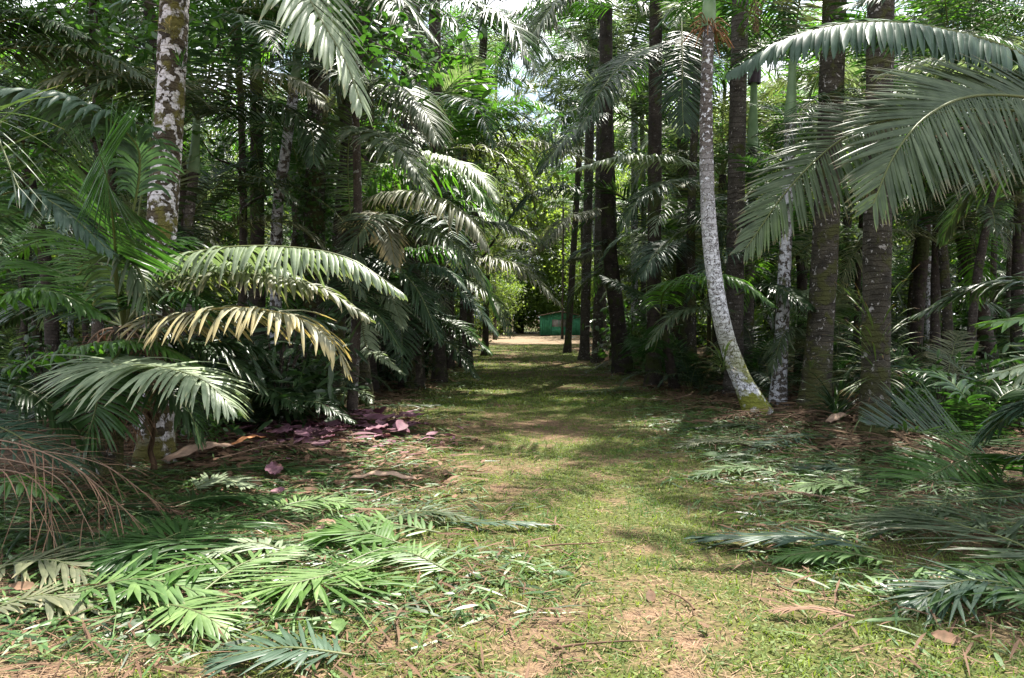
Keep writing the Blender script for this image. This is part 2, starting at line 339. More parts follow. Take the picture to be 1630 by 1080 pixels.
# ground: tint attribute R = greenness, G = distance off the path, B = painted sunlit clearing
def ground_mat():
    m, nt, o = newmat('forest_floor'); at = N(nt, 'ShaderNodeAttribute', attribute_name='tint')
    sp = N(nt, 'ShaderNodeSeparateColor'); nt.links.new(at.outputs['Color'], sp.inputs[0])
    tcd = N(nt, 'ShaderNodeTexCoord'); ob = tcd.outputs['Object']
    n1 = noise(nt, 30, 5, ob, 0.7); n2 = noise(nt, 3.5, 4, ob); n3 = noise(nt, 120, 3, ob, 0.7)
    soil = mixc(nt, ramp(nt, n1, 0.35, 0.65), (0.05, 0.034, 0.022), (0.20, 0.125, 0.076))
    soil = mixc(nt, ramp(nt, n3, 0.5, 0.7), soil, (0.32, 0.21, 0.135))
    grs = mixc(nt, ramp(nt, n1, 0.35, 0.65), (0.028, 0.036, 0.012), (0.10, 0.105, 0.03))
    gm = N(nt, 'ShaderNodeMath', operation='MULTIPLY_ADD'); nt.links.new(n3, gm.inputs[0]); gm.inputs[1].default_value = 0.9; nt.links.new(sp.outputs[0], gm.inputs[2])
    col = mixc(nt, ramp(nt, gm.outputs[0], 0.75, 1.25), soil, grs)
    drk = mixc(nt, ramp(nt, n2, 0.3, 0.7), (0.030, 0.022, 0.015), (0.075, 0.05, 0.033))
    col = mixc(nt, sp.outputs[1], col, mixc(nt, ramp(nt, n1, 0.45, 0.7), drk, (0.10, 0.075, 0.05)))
    col = mixc(nt, sp.outputs[2], col, mixc(nt, n1, (0.17, 0.12, 0.08), (0.25, 0.19, 0.13)))
    pb = N(nt, 'ShaderNodeBsdfPrincipled'); nt.links.new(col, pb.inputs['Base Color']); pb.inputs['Roughness'].default_value = 0.95; pb.inputs['Specular IOR Level'].default_value = 0.1
    bp = N(nt, 'ShaderNodeBump'); bp.inputs['Strength'].default_value = 0.7; bp.inputs['Distance'].default_value = 0.02
    nt.links.new(n1, bp.inputs['Height']); nt.links.new(bp.outputs[0], pb.inputs['Normal']); nt.links.new(pb.outputs[0], o.inputs[0])
    return m
M['ground'] = ground_mat()

# ------------------------------------------------------------------ object helpers
def link(name, me, mat, parent=None, loc=None, **props):
    o = bpy.data.objects.new(name, me); C.objects.link(o)
    if mat is not None and len(me.materials) == 0: me.materials.append(mat)
    if parent is not None: o.parent = parent
    if loc is not None: o.location = loc
    for k, v in props.items(): o[k] = v
    return o
def thing(name, label, cat, loc, group=None):
    o = bpy.data.objects.new(name, None); C.objects.link(o); o.location = loc; o.empty_display_size = 0.2
    o['label'] = label; o['category'] = cat
    if group: o['group'] = group
    return o
def gz(x, y): return float(height(x, y))

# ------------------------------------------------------------------ ground and path
def grid(xs, ys, zoff=0.0, cutpath=0.0):
    X, Y = np.meshgrid(xs, ys); Z = height(X, Y) + zoff
    d = np.abs(X - path_c(Y))
    if cutpath: Z = Z - cutpath * (d < path_hw(Y) + 0.1)
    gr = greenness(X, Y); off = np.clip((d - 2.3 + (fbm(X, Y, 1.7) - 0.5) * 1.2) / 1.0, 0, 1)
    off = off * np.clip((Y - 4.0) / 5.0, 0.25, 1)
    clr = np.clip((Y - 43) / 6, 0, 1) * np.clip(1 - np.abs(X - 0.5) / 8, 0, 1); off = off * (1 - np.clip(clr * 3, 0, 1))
    sun_ground = np.clip((clr - 0.25) * 3, 0, 1) * (Y < 75)  # sunlit ground of the clearing, painted as a lighter colour
    n0, n1 = len(ys), len(xs)
    i = np.arange(n0 - 1)[:, None] * n1 + np.arange(n1 - 1)[None]
    F = np.stack([i, i + 1, i + n1 + 1, i + n1], -1).reshape(-1, 4)
    col = np.stack([gr, off, sun_ground, np.ones_like(gr)], -1).reshape(-1, 4)
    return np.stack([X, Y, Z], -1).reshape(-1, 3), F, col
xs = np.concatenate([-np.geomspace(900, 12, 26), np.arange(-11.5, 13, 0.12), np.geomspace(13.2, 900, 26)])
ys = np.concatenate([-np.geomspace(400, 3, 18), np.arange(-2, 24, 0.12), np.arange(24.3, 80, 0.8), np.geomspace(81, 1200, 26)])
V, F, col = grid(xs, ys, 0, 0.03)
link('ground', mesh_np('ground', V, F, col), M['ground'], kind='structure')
u = np.linspace(-1, 1, 44); yy = np.concatenate([np.arange(-2, 24, 0.12), np.arange(24.3, 47, 0.5)])
U_, Y_ = np.meshgrid(u, yy)
hwv = path_hw(Y_) + (fbm(Y_ * 0 + np.sign(U_) * 5, Y_, 0.8) - 0.5) * 0.5
Xp = path_c(Y_) + U_ * hwv; Zp = height(Xp, Y_) + 0.006 - 0.04 * (np.abs(U_) > 0.99)
n0, n1 = U_.shape; i = np.arange(n0 - 1)[:, None] * n1 + np.arange(n1 - 1)[None]
F = np.stack([i, i + 1, i + n1 + 1, i + n1], -1).reshape(-1, 4)
col = np.stack([np.clip(greenness(Xp, Y_) + 0.05, 0, 1), 0 * Xp, 0 * Xp, 1 + 0 * Xp], -1).reshape(-1, 4)
link('path', mesh_np('path', np.stack([Xp, Y_, Zp], -1).reshape(-1, 3), F, col), M['ground'], kind='structure')

# ------------------------------------------------------------------ scattered strips: grass, straw, cut leaves
def strips(name, X, Y, ln, wd, tilt, mat, seed, curl=0.5, lift=0.004, kind='stuff', ks=3, zjit=0.0, broad=False, az=None, thing_props=None):
    rs = np.random.RandomState(seed); m = len(X)
    if az is None: az = rs.rand(m) * 2 * math.pi
    el = tilt
    d = np.stack([np.cos(az) * np.cos(el), np.sin(az) * np.cos(el), np.sin(el)], 1)
    base = np.stack([X, Y, height(X, Y) + lift + rs.rand(m) * zjit], 1)
    wdr = np.cross(d, np.array([0, 0, 1.0])) + 1e-3
    rollv = rs.randn(m, 1) * 0.35
    wdr = nrm(nrm(wdr) + np.array([0, 0, 1.0]) * rollv)
    t = np.linspace(0, 1, ks)
    wp = {3: [0.75, 1.0, 0.06], 4: [0.3, 1.0, 0.9, 0.05], 5: [0.15, 0.8, 1.0, 0.7, 0.04]}[ks]
    rows = []; p = base.copy()
    for k in range(ks):
        dd = nrm(d + np.array([0, 0, -1.0]) * (curl * t[k]))
        if ks > 1 and k: p = p + dd * (ln / (ks - 1))[:, None]
        q = p.copy(); q[:, 2] = np.maximum(q[:, 2], height(q[:, 0], q[:, 1]) + lift)
        h = (wd * wp[k] * 0.5)[:, None]; rows.append(np.stack([q - wdr * h, q + wdr * h], 1))
    Vv = np.stack(rows, 1)
    idx = np.arange(m)[:, None] * (ks * 2) + np.arange(ks - 1)[None] * 2
    Ff = np.stack([idx, idx + 1, idx + 3, idx + 2], -1).reshape(-1, 4)
    col = np.zeros((m, ks, 2, 4)); col[..., 0] = rs.rand(m)[:, None, None]; col[..., 1] = t[None, :, None]; col[..., 3] = 1
    me = mesh_np(name, Vv.reshape(-1, 3), Ff, col.reshape(-1, 4), smooth=True)
    return link(name, me, mat, kind=kind)
def scatter(n, x0, x1, y0, y1, prob, rs, ypow=1.0):
    X = rs.uniform(x0, x1, n); Y = y0 + (y1 - y0) * rs.rand(n) ** ypow
    k = rs.rand(n) < prob(X, Y); return X[k], Y[k]
rs = np.random.RandomState(3)
def pg(X, Y):
    return greenness(X, Y) ** 1.6 * np.clip(1.15 - np.clip(np.abs(X - path_c(Y)) - 1.9, 0, 9) / 1.5, 0.03, 1) * (1.0 - np.clip((Y - 45) / 3, 0, 1))
X, Y = scatter(330000, -4.5, 6.0, 2.9, 16, pg, rs, 1.9)
m = len(X); strips('grass', X, Y, rs.uniform(0.018, 0.065, m), rs.uniform(0.004, 0.010, m), rs.uniform(0.2, 1.4, m), M['grass'], 5, 0.6)
X, Y = scatter(60000, -4.5, 6.0, 14, 46, pg, rs, 1.4)
m = len(X); strips('grass', X, Y, rs.uniform(0.03, 0.09, m), rs.uniform(0.012, 0.03, m), rs.uniform(0.2, 1.3, m), M['grass'], 6, 0.6)
# small round weeds
X, Y = scatter(42000, -4, 6, 2.9, 12, lambda X, Y: pg(X, Y) * (fbm(X + 4, Y, 1.4) > 0.5), rs, 1.7)
m = len(X); strips('ground_weeds', X, Y, rs.uniform(0.012, 0.03, m), rs.uniform(0.010, 0.02, m), rs.uniform(0.0, 0.6, m), M['grass'], 7, 0.3, lift=0.012, zjit=0.015, ks=4)
ps = lambda X, Y: np.clip(1.15 - greenness(X, Y), 0.12, 1) * np.clip(1.3 - np.clip(Y - 8, 0, 99) / 20, 0.2, 1)
X, Y = scatter(110000, -5.5, 6.5, 2.9, 20, ps, rs, 1.8)
m = len(X); strips('straw_litter', X, Y, rs.uniform(0.02, 0.11, m), rs.uniform(0.002, 0.006, m), rs.uniform(-0.05, 0.25, m), M['straw'], 8, 0.15, lift=0.01, zjit=0.015)

# ------------------------------------------------------------------ trunks
def trunk_mesh(name, pts, r0, r1, flare=1.5, sides=14, n=36, seed=0, flare_h=0.5):
    rs = np.random.RandomState(seed); P = spline(pts, n)
    h = P[:, 2] - P[0, 2]; t = np.linspace(0, 1, n)
    rad = r0 + (r1 - r0) * t; rad = rad * (1 + (flare - 1) * np.exp(-h / flare_h * 1.6)) * (1 + rs.randn(n) * 0.018)
    acc = Acc(); tube(acc, P, rad, sides, (0.5, 0.5, 0.5, 1)); return acc.mesh(name)
def shaft_mesh(name, p0, p1, r0, r1, bulge=1.15):
    P = spline([p0, p1], 10); t = np.linspace(0, 1, 10)
    rad = r0 + (r1 - r0) * t; rad = rad * (1 + (bulge - 1) * np.exp(-((t - 0.15) / 0.2) ** 2))
    acc = Acc(); tube(acc, P, rad, 12, (0.5, 0.5, 0.5, 1)); return acc.mesh(name)

# ------------------------------------------------------------------ generic frond and skirt library
LIB = []
_k = 0
for (e0, e1, hang, nm) in ((80, 10, 0.45, 'erect'), (68, -30, 0.7, 'mid'), (50, -55, 0.95, 'spread'), (28, -75, 1.1, 'low')):
    for v in range(3):
        pts = arch(2.9 + 0.35 * v, e0 + 4 * v, e1 - 8 * v, side=(v - 1) * 0.35)
        LIB.append((nm, frond_mesh('palm_frond', pts, pairs=60, L=0.72, width=0.040, hang=hang, vee=0.25 - 0.1 * v, ks=4, seed=_k, torn=0.05 + 0.05 * v)))
        _k += 1
def libm(nm, mat):
    c = [m for n, m in LIB if n == nm]; me = random.choice(c)
    key = me.name + '|' + mat
    if key not in LIBM:
        c2 = me.copy(); c2.materials.clear(); c2.materials.append(M[mat]); LIBM[key] = c2
    return LIBM[key]
LIBM = {}
def rnd_mat(side=0):
    return random.choices(['dark', 'mid', 'grey', 'blue', 'bright', 'olive', 'pale'], [5, 4, 4, 2, 1.6, 1.3, 1.0])[0]
def crown(root, loc, n, scale, avoid=None, mats=None, lowbias=0.0, name='frond'):
    a0 = random.random() * 6.28
    for k in range(n):
        f = k / max(n - 1, 1)
        kind = 'erect' if f < 0.22 else 'mid' if f < 0.5 else 'spread' if f < 0.8 else 'low'
        az = a0 + k * 2.399 + random.uniform(-0.2, 0.2)
        if avoid is not None and math.cos(az - avoid) > 0.55 and kind != 'erect': continue
        o = link(name, libm(kind, mats and random.choice(mats) or rnd_mat()), None, root, loc)
        s = scale * random.uniform(0.85, 1.12)
        o.rotation_euler = (random.uniform(-0.12, 0.12), random.uniform(-0.12, 0.12), az); o.scale = (s, s, s)

PALMS = {}
def palm(key, label, base, top, r0, r1, mat, group=None, mids=(), shaft=None, shaft_len=0.9, n=0, fs=1.0, flare=1.5, seed=0, avoid=None, mats=None, name='palm_tree', flare_h=0.5, shaftmat='shaft', sides=14):
    b = np.array([base[0], base[1], gz(base[0], base[1]) - 0.04])
    root = thing(name, label, 'palm tree', tuple(b), group)
    top = np.array(top, float)
    pts = [np.zeros(3)] + [np.array(q, float) - b for q in mids] + [top - b]
    link('trunk', trunk_mesh('trunk', pts, r0, r1, flare, seed=seed, flare_h=flare_h, sides=sides), T[mat], root)
    c = top - b
    if shaft:
        d = nrm(pts[-1] - pts[-2]); e = c + d * shaft_len
        link('crownshaft', shaft_mesh('crownshaft', c - d * 0.02, e, shaft, shaft * 0.6), M[shaftmat], root); c = e
    if n: crown(root, tuple(c), n, fs, avoid, mats)
    PALMS[key] = (root, b, c); return root, b, c
def HF(key, pts, mat='dark', name='frond', start=True, label=None, **kw):
    """frond of palm `key` through photo points (px, py, d)"""
    root, b, c = PALMS[key]
    P = [W(*p) - b for p in pts]
    if start: P = [c] + P
    if start and np.linalg.norm(P[1] - c) < 0.05: P = P[1:]
    kw['pairs'] = int(kw.get('pairs', 60) * (1.4 if kw.get('pairs', 60) > 30 else 1)); kw['width'] = kw.get('width', 0.044) * 0.82; kw.setdefault('ks', 6); kw.setdefault('seed', len(bpy.data.objects) % 9973)
    o = link(name, frond_mesh('frond', P, **kw), M[mat], root)
    if label: o['label'] = label
    return o
def gp(px, py):
    d = gnd_d(py); p = W(px, py, d); return p

# ================================================================= NAMED PALMS
# --- left foreground
b = gp(248, 742); 
palm('A', 'thick leaning palm trunk blotched with white lichen and yellow moss, behind the drooping fronds', b, W(292, -330, 8.9), 0.165, 0.145, 'lichen',
     mids=[W(256, 400, 8.6), W(268, 200, 8.7), W(278, 0, 8.8)], n=9, fs=1.25, seed=1, shaft=0.13)
HF('A', [(395, -190, 8.0), (455, -70, 7.3), (510, 30, 7.0), (548, 95, 6.9), (575, 165, 6.8)], 'pale', L=0.95, width=0.078, hang=0.9, pairs=68, vee=0.0, rr=0.03, petiole=0.2, jitter=0.06)
HF('A', [(330, -250, 8.0), (300, -60, 7.4), (225, -10, 7.0), (180, 10, 7)], 'blue', L=0.6, hang=0.9)
HF('A', [(400, -260, 8.2), (540, -100, 7.6), (640, 0, 7.3), (690, 60, 7.2)], 'dark', L=0.7, hang=1.0)
# the low palm of the left cluster
palm('P1', 'short palm with wide arching fronds and a yellowing one, left of the path in front', gp(172, 778), W(196, 520, 7.6), 0.10, 0.085, 'mossy', mids=[W(182, 640, 7.6)], seed=2)
HF('P1', [(232, 428, 7.6), (330, 399, 7.4), (440, 393, 7.2), (550, 410, 7.0), (637, 464, 6.9)], 'pale', L=0.52, width=0.052, hang=1.5, pairs=62, vee=-0.2, rr=0.02, label='long pale frond arching over the others')
HF('P1', [(268, 436, 7.9), (360, 422, 7.8), (430, 424, 7.6), (478, 444, 7.5)], 'pale', L=0.42, hang=1.3, pairs=50)
HF('P1', [(262, 455, 7.7), (380, 438, 7.6), (500, 455, 7.5), (590, 508, 7.4)], 'olive', L=0.5, width=0.05, hang=1.5, pairs=54, torn=0.14)
HF('P1', [(270, 506, 7.2), (370, 490, 7.0), (470, 505, 6.8), (530, 545, 6.7), (553, 590, 6.7)], 'yellow', L=0.58, width=0.048, hang=1.2, vee=-0.1, pairs=54, torn=0.10, jitter=0.2, label='frond turning yellow and brown at the tips')
HF('P1', [(190, 560, 7.3), (180, 580, 6.7), (250, 584, 6.4), (320, 604, 6.2), (368, 645, 6.1)], 'pale', L=0.74, width=0.052, hang=0.9, a0=105, pairs=60, petiole=0.25, vee=0.0, label='broad silvery frond drooping towards the ground')
HF('P1', [(182, 425, 7.3), (205, 412, 7.2), (230, 450, 7.1), (240, 520, 7.1), (243, 570, 7.1)], 'grey', L=0.42, hang=2.2, pairs=44, torn=0.2, a0=70, label='broken grey green frond hanging down')
HF('P1', [(186, 440, 7.3), (180, 350, 6.9), (170, 285, 6.5), (158, 246, 6.0)], 'mid', L=0.72, width=0.05, hang=0.16, pairs=50, up=(0, -0.95, 0.3), a0=88, a1=66, petiole=0.3, jitter=0.05, vee=-0.1, tipshort=0.9, label='upright frond with leaflets combed out to both sides')
HF('P1', [(196, 420, 7.4), (222, 275, 7.2), (205, 215, 7.0), (110, 160, 6.6), (-20, 138, 6.2)], 'blue', L=0.55, hang=1.8, pairs=40, a0=40, a1=20, width=0.05, petiole=0.42)
HF('P1', [(205, 440, 7.5), (228, 290, 7.5), (243, 190, 7.5), (250, 120, 7.5)], 'mid', L=0.12, width=0.03, hang=0.1, pairs=12, a0=15, a1=8, petiole=0.7)
HF('P1', [(250, 525, 8.0), (340, 507, 8.2), (440, 497, 8.4), (542, 520, 8.6)], 'dark', L=0.45, hang=1.2)
HF('P1', [(260, 560, 7.9), (330, 548, 8.1), (400, 552, 8.3), (440, 590, 8.4)], 'dark', L=0.5, hang=1.2)
HF('P1', [(150, 470, 8.2), (110, 440, 8.6), (40, 420, 9), (-30, 450, 9.2)], 'bright', L=0.6, hang=0.5, width=0.04)
HF('P1', [(170, 440, 8.4), (140, 390, 9.0), (70, 380, 9.4), (10, 420, 9.6)], 'bright', L=0.6, hang=0.6, width=0.04)
HF('P1', [(215, 440, 8.3), (240, 400, 8.6), (290, 385, 8.8), (330, 420, 9)], 'mid', L=0.5, hang=0.8)
for (tx, ty, dd) in ((150, 640, 7.4), (120, 600, 7.7), (215, 650, 7.3), (250, 620, 7.4), (95, 650, 7.9), (180, 660, 7.3)):
    HF('P1', [((196 + tx) / 2, 540, 7.5), (tx, ty, dd), (tx - 6, ty + 60, dd)], 'dead', name='dead_frond', L=0.34, hang=2.0, width=0.014, pairs=34, torn=0.3, jitter=0.35, rr=0.012)
for (a_, b_, c_, mt) in (((160, 600, 7.2), (150, 660, 7.0), (120, 740, 6.9), 'mid'), ((230, 600, 7.5), (290, 640, 7.4), (320, 700, 7.4), 'dark'),
                         ((120, 640, 7.8), (40, 660, 7.8), (-30, 720, 7.8), 'dark'), ((140, 500, 8), (70, 480, 8.4), (0, 520, 8.6), 'dark'), ((270, 540, 8), (350, 560, 8), (420, 620, 8), 'dark'), ((220, 480, 7.6), (300, 470, 7.4), (360, 500, 7.3), 'mid')):
    HF('P1', [a_, b_, c_], mt, L=0.5, hang=0.9, pairs=46)
# left edge palm
palm('P0', 'palm at the very edge of the undergrowth with blue green and bright green fronds', W(-110, 830, 6.6)[:2], W(-100, 505, 6.8), 0.11, 0.09, 'mossy', seed=3)
HF('P0', [(-60, 360, 6.6), (20, 305, 6.3), (95, 330, 6.2), (175, 400, 6.1)], 'blue', L=0.5, width=0.05, hang=1.3)
HF('P0', [(-50, 480, 6.8), (20, 466, 6.8), (90, 467, 6.8), (165, 502, 6.8)], 'bright', L=0.36, width=0.05, hang=1.4, pairs=44)
HF('P0', [(0, 585, 7.2), (110, 556, 7.2), (230, 545, 7.2), (336, 590, 7.2)], 'bright', L=0.36, width=0.05, hang=1.3, pairs=52)
HF('P0', [(-80, 300, 6.0), (-60, 200, 5.6), (-20, 190, 5.2), (30, 300, 5.0)], 'grey', L=0.95, width=0.018, hang=0.4, pairs=16, a0=40, a1=20)
HF('P0', [(-40, 600, 7), (40, 620, 7), (120, 680, 7), (150, 740, 7)], 'dark', L=0.5, hang=0.8)
HF('P0', [(-60, 640, 6.5), (20, 690, 6.3), (80, 720, 6.3), (130, 745, 6.3)], 'blue', L=0.5, hang=0.6)
palm('P0b', 'small palm with long thin dead fronds arching onto the ground at the left edge', W(-130, 880, 5.6)[:2], W(-130, 740, 5.6), 0.08, 0.07, 'mossy', seed=4)
for k, (a, b_, c_) in enumerate((((-20, 700, 5.5), (110, 740, 5.4), (222, 832, 5.3)), ((-20, 728, 5.4), (90, 760, 5.2), (150, 852, 5.1)), ((-20, 745, 5.3), (60, 770, 5.1), (90, 870, 5.0)), ((-10, 715, 5.7), (150, 735, 5.8), (250, 800, 5.8)))):
    HF('P0b', [a, b_, c_], 'dead', name='dead_frond', L=0.7, width=0.009, hang=0.9, pairs=22, a0=45, a1=14, vee=0.1, jitter=0.45, torn=0.25, rr=0.008)
HF('P0b', [(-40, 770, 5.3), (30, 768, 5.2), (90, 790, 5.1)], 'bright', L=0.3, hang=0.8, width=0.05, pairs=26)

palm('P5', 'palm at the top left whose dark glossy frond hangs level behind the lichen trunk', W(-60, 720, 9.8)[:2], W(-70, 70, 9.8), 0.10, 0.09, 'mossy', seed=61, n=4, fs=0.9)
HF('P5', [(0, 78, 9.6), (80, 74, 9.4), (165, 88, 9.2), (240, 128, 9.0)], 'grey', L=0.5, hang=1.5)
HF('P5', [(-20, 40, 9.6), (60, 30, 9.4), (140, 60, 9.2)], 'dark', L=0.6, hang=1.2)
HF('P5', [(-20, 130, 9.6), (60, 150, 9.4), (130, 210, 9.2)], 'dark', L=0.6, hang=1.2)
# --- left mid
palm('B', 'slim palm with a green shaft just right of the lichen blotched trunk', gp(318, 690), W(308, 275, 12.2), 0.085, 0.075, 'brown', mids=[W(300, 400, 12)], shaft=0.085, shaft_len=0.85, n=5, fs=1.0, seed=5)
HF('B', [(295, 150, 11.4), (200, 118, 10), (110, 118, 9.3), (45, 155, 9.0)], 'olive', L=0.75, hang=1.0, width=0.05)
HF('B', [(300, 170, 11.2), (225, 130, 9.8), (165, 130, 9.2), (105, 195, 9)], 'grey', L=0.8, hang=0.9, width=0.048)
HF('B', [(340, 140, 12), (410, 118, 11.6), (470, 128, 11.3), (520, 170, 11)], 'olive', L=0.7, hang=1.3)
HF('B', [(340, 180, 12), (420, 160, 11.6), (490, 200, 11.3), (500, 260, 11)], 'dark', L=0.7, hang=1.3)
palm('C', 'slightly curved grey palm trunk left of the ivy covered one', gp(440, 655), W(468, 140, 13.6), 0.10, 0.085, 'white2', mids=[W(440, 370, 13.4), W(455, 240, 13.5)], shaft=0.08, n=7, fs=1.0, seed=6)
HF('C', [(470, 100, 13), (545, 118, 12), (620, 155, 11.5), (672, 225, 11)], 'grey', L=0.8, hang=1.1)
HF('C', [(500, 60, 13.2), (590, 130, 12), (650, 165, 11.5), (705, 225, 11.2)], 'dark', L=0.7, hang=1.3)
palm('D', 'palm trunk wrapped in small leaved ivy left of the path', gp(500, 655), W(525, -260, 13.9), 0.19, 0.16, 'mossy', mids=[W(500, 400, 13.6), W(507, 150, 13.7)], shaft=0.15, n=9, fs=1.25, seed=7)
palm('E', 'dark mossy palm trunk beside the ivy covered one, nearest it on the path side', gp(530, 645), W(592, -180, 14.8), 0.17, 0.14, 'mossy', mids=[W(540, 420, 14.6), W(555, 240, 14.7)], shaft=0.13, n=9, fs=1.25, seed=8)
HF('E', [(560, 215, 11.5), (600, 212, 10.5), (645, 245, 10), (683, 305, 9.8)], 'grey', start=False, L=0.6, hang=1.2, width=0.05)
palm('G', 'dark palm trunk with a fibrous crown between two slimmer stems on the left', gp(412, 630), W(408, 130, 16.5), 0.15, 0.13, 'dark', n=8, fs=1.0, seed=9, shaft=0.12)
palm('H1', 'tall dark trunk rising behind the leafy branch left of the path', gp(655, 620), W(655, -350, 18.5), 0.22, 0.20, 'dark', n=9, fs=1.25, seed=10, shaft=0.18)
palm('H2', 'dark trunk left of the leafy branch, fibres hanging from it', gp(585, 628), W(578, -300, 17), 0.19, 0.17, 'dark', n=9, fs=1.2, seed=11, shaft=0.16)
palm('H3', 'twin of the tall dark trunk, half hidden by the leafy branch', gp(700, 610), W(688, -250, 20.5), 0.16, 0.15, 'dark', n=9, fs=1.2, seed=12, shaft=0.15)
# low spreading palms hugging the left edge of the path
palm('L2', 'spreading palm leaning out over the left edge of the path, fronds silvery on top', gp(585, 652), W(560, 372, 13.4), 0.11, 0.09, 'mossy', seed=13, n=4, fs=0.8, avoid=-0.6)
HF('L2', [(598, 312, 13), (680, 308, 12.5), (745, 345, 12), (778, 395, 11.8)], 'olive', L=0.62, hang=1.6, width=0.055, pairs=60, vee=-0.2)
HF('L2', [(588, 338, 12.6), (615, 358, 12.2), (630, 425, 12)], 'yellow', L=0.55, hang=1.2, vee=-0.1)
HF('L2', [(620, 368, 12.8), (670, 362, 12.4), (730, 392, 12), (770, 450, 11.8)], 'grey', L=0.6, hang=1.5)
HF('L2', [(610, 430, 13), (660, 422, 12.6), (710, 430, 12.3), (745, 462, 12.2)], 'blue', L=0.5, hang=1.3)
HF('L2', [(590, 450, 12.8), (620, 470, 12.5), (642, 520, 12.3)], 'pale', L=0.5, hang=1.0)
HF('L2', [(590, 300, 13.6), (650, 262, 13.6), (735, 280, 13.4), (790, 335, 13.2)], 'bright', L=0.95, hang=1.7, width=0.06, label='fresh green frond lit from behind')
HF('L2', [(580, 540, 12.9), (605, 566, 12.6), (642, 594, 12.4)], 'pale', L=0.35, hang=0.9)
HF('L2', [(560, 480, 12), (600, 500, 11.6), (640, 560, 11.4)], 'dark', L=0.6, hang=1.0)
palm('L3', 'spreading palm farther along the left edge of the path, behind the silvery fronds', gp(668, 612), W(665, 440, 18.5), 0.12, 0.10, 'dark', seed=14, n=5, fs=0.85, avoid=-0.4)
HF('L3', [(720, 416, 18), (780, 412, 17.6), (835, 430, 17.3), (890, 482, 17)], 'olive', L=0.75, hang=1.5)
HF('L3', [(700, 440, 17.6), (745, 448, 17.2), (790, 480, 17), (812, 530, 16.8)], 'grey', L=0.75, hang=1.2)
HF('L3', [(700, 350, 18.5), (770, 352, 18.2), (840, 370, 18), (880, 400, 17.8)], 'grey', L=0.75, hang=1.5)
HF('L3', [(690, 500, 18), (730, 520, 17.6), (780, 560, 17.4)], 'mid', L=0.7, hang=0.9)
HF('L3', [(680, 530, 17), (720, 550, 16.5), (760, 600, 16)], 'dark', L=0.6, hang=0.8)
palm('L4', 'palm with one upright bright green frond lit from behind, left of the path', gp(715, 590), W(718, 300, 23), 0.14, 0.12, 'dark', seed=15, n=4, fs=1.1, shaft=0.12)
HF('L4', [(717, 200, 22), (718, 140, 21.5), (722, 95, 20.5)], 'bright', L=1.35, width=0.07, hang=0.5, up=(0, 1, 0.2), a0=80, a1=45, tipshort=0.8, label='upright bright green frond lit from behind')
HF('L4', [(760, 192, 22), (830, 162, 21.5), (892, 178, 21)], 'bright', L=0.9, hang=1.2)
HF('L4', [(770, 236, 22), (860, 228, 21), (945, 256, 20.5)], 'olive', L=0.85, hang=1.5)
HF('L4', [(740, 240, 22), (800, 205, 22), (870, 200, 21.5)], 'mid', L=0.9, hang=1.4)
HF('L2', [(640, 235, 13), (712, 252, 12.8), (765, 278, 12.5), (793, 318, 12.3)], 'pale', L=0.5, hang=1.6, start=False)
HF('L2', [(590, 345, 12), (560, 400, 11.6), (575, 470, 11.4)], 'grey', L=0.6, hang=1.0)
HF('L2', [(600, 400, 12.4), (660, 455, 12), (700, 540, 11.8)], 'dark', L=0.7, hang=0.9)
HF('L2', [(620, 400, 14), (700, 395, 14), (760, 430, 14), (790, 500, 14)], 'mid', L=0.75, hang=1.4)
HF('L3', [(720, 365, 17), (806, 358, 16.6), (852, 386, 16.4)], 'grey', L=0.7, hang=1.5)
HF('L3', [(690, 470, 17), (740, 470, 16.5), (790, 530, 16.2)], 'blue', L=0.7, hang=1.1)
HF('L3', [(640, 480, 16.5), (640, 540, 16), (640, 600, 15.6)], 'dark', L=0.7, hang=0.8)
HF('L3', [(620, 450, 17), (600, 430, 16.5), (570, 480, 16)], 'dark', L=0.7, hang=1.0)
HF('E', [(560, 140, 11.8), (630, 134, 11), (678, 180, 10.6), (697, 225, 10.4)], 'grey', start=False, L=0.7, hang=1.3)
HF('H1', [(660, -40, 11), (740, 0, 10.4), (815, 42, 10), (850, 104, 9.8)], 'dark', start=False, L=0.85, hang=1.3, pairs=64)
HF('H1', [(560, -30, 11.5), (600, -20, 10.8), (650, 30, 10.4), (670, 90, 10.2)], 'grey', start=False, L=0.7, hang=1.3)
HF('L4', [(700, 60, 20), (760, 30, 19), (830, 40, 18.5), (880, 90, 18)], 'dark', start=False, L=1.0, hang=1.3)
HF('L4', [(660, 170, 20), (640, 150, 19), (600, 190, 18)], 'mid', start=False, L=0.9, hang=1.3)
palm('L5', 'palm whose crown hangs above the path at mid distance on the left', gp(742, 575), W(770, 60, 27), 0.16, 0.13, 'dark', seed=16, n=10, fs=1.3, shaft=0.12)
HF('L5', [(850, 30, 26), (920, 62, 25), (955, 115, 24.5)], 'grey', L=1.1, hang=1.4)
HF('L5', [(835, 85, 26), (885, 140, 25), (905, 205, 24.6)], 'dark', L=1.1, hang=1.3)
HF('L5', [(720, 40, 26), (680, 90, 25)], 'mid', L=1.1, hang=1.3)
palm('L6', 'low palm near the far end of the path on the left, behind the others', gp(745, 585), W(745, 470, 25), 0.14, 0.12, 'dark', seed=17, n=8, fs=0.9)
palm('L7', 'low palm closest to the clearing on the left of the path', gp(772, 566), W(775, 440, 32), 0.14, 0.12, 'dark', seed=18, n=8, fs=1.1)

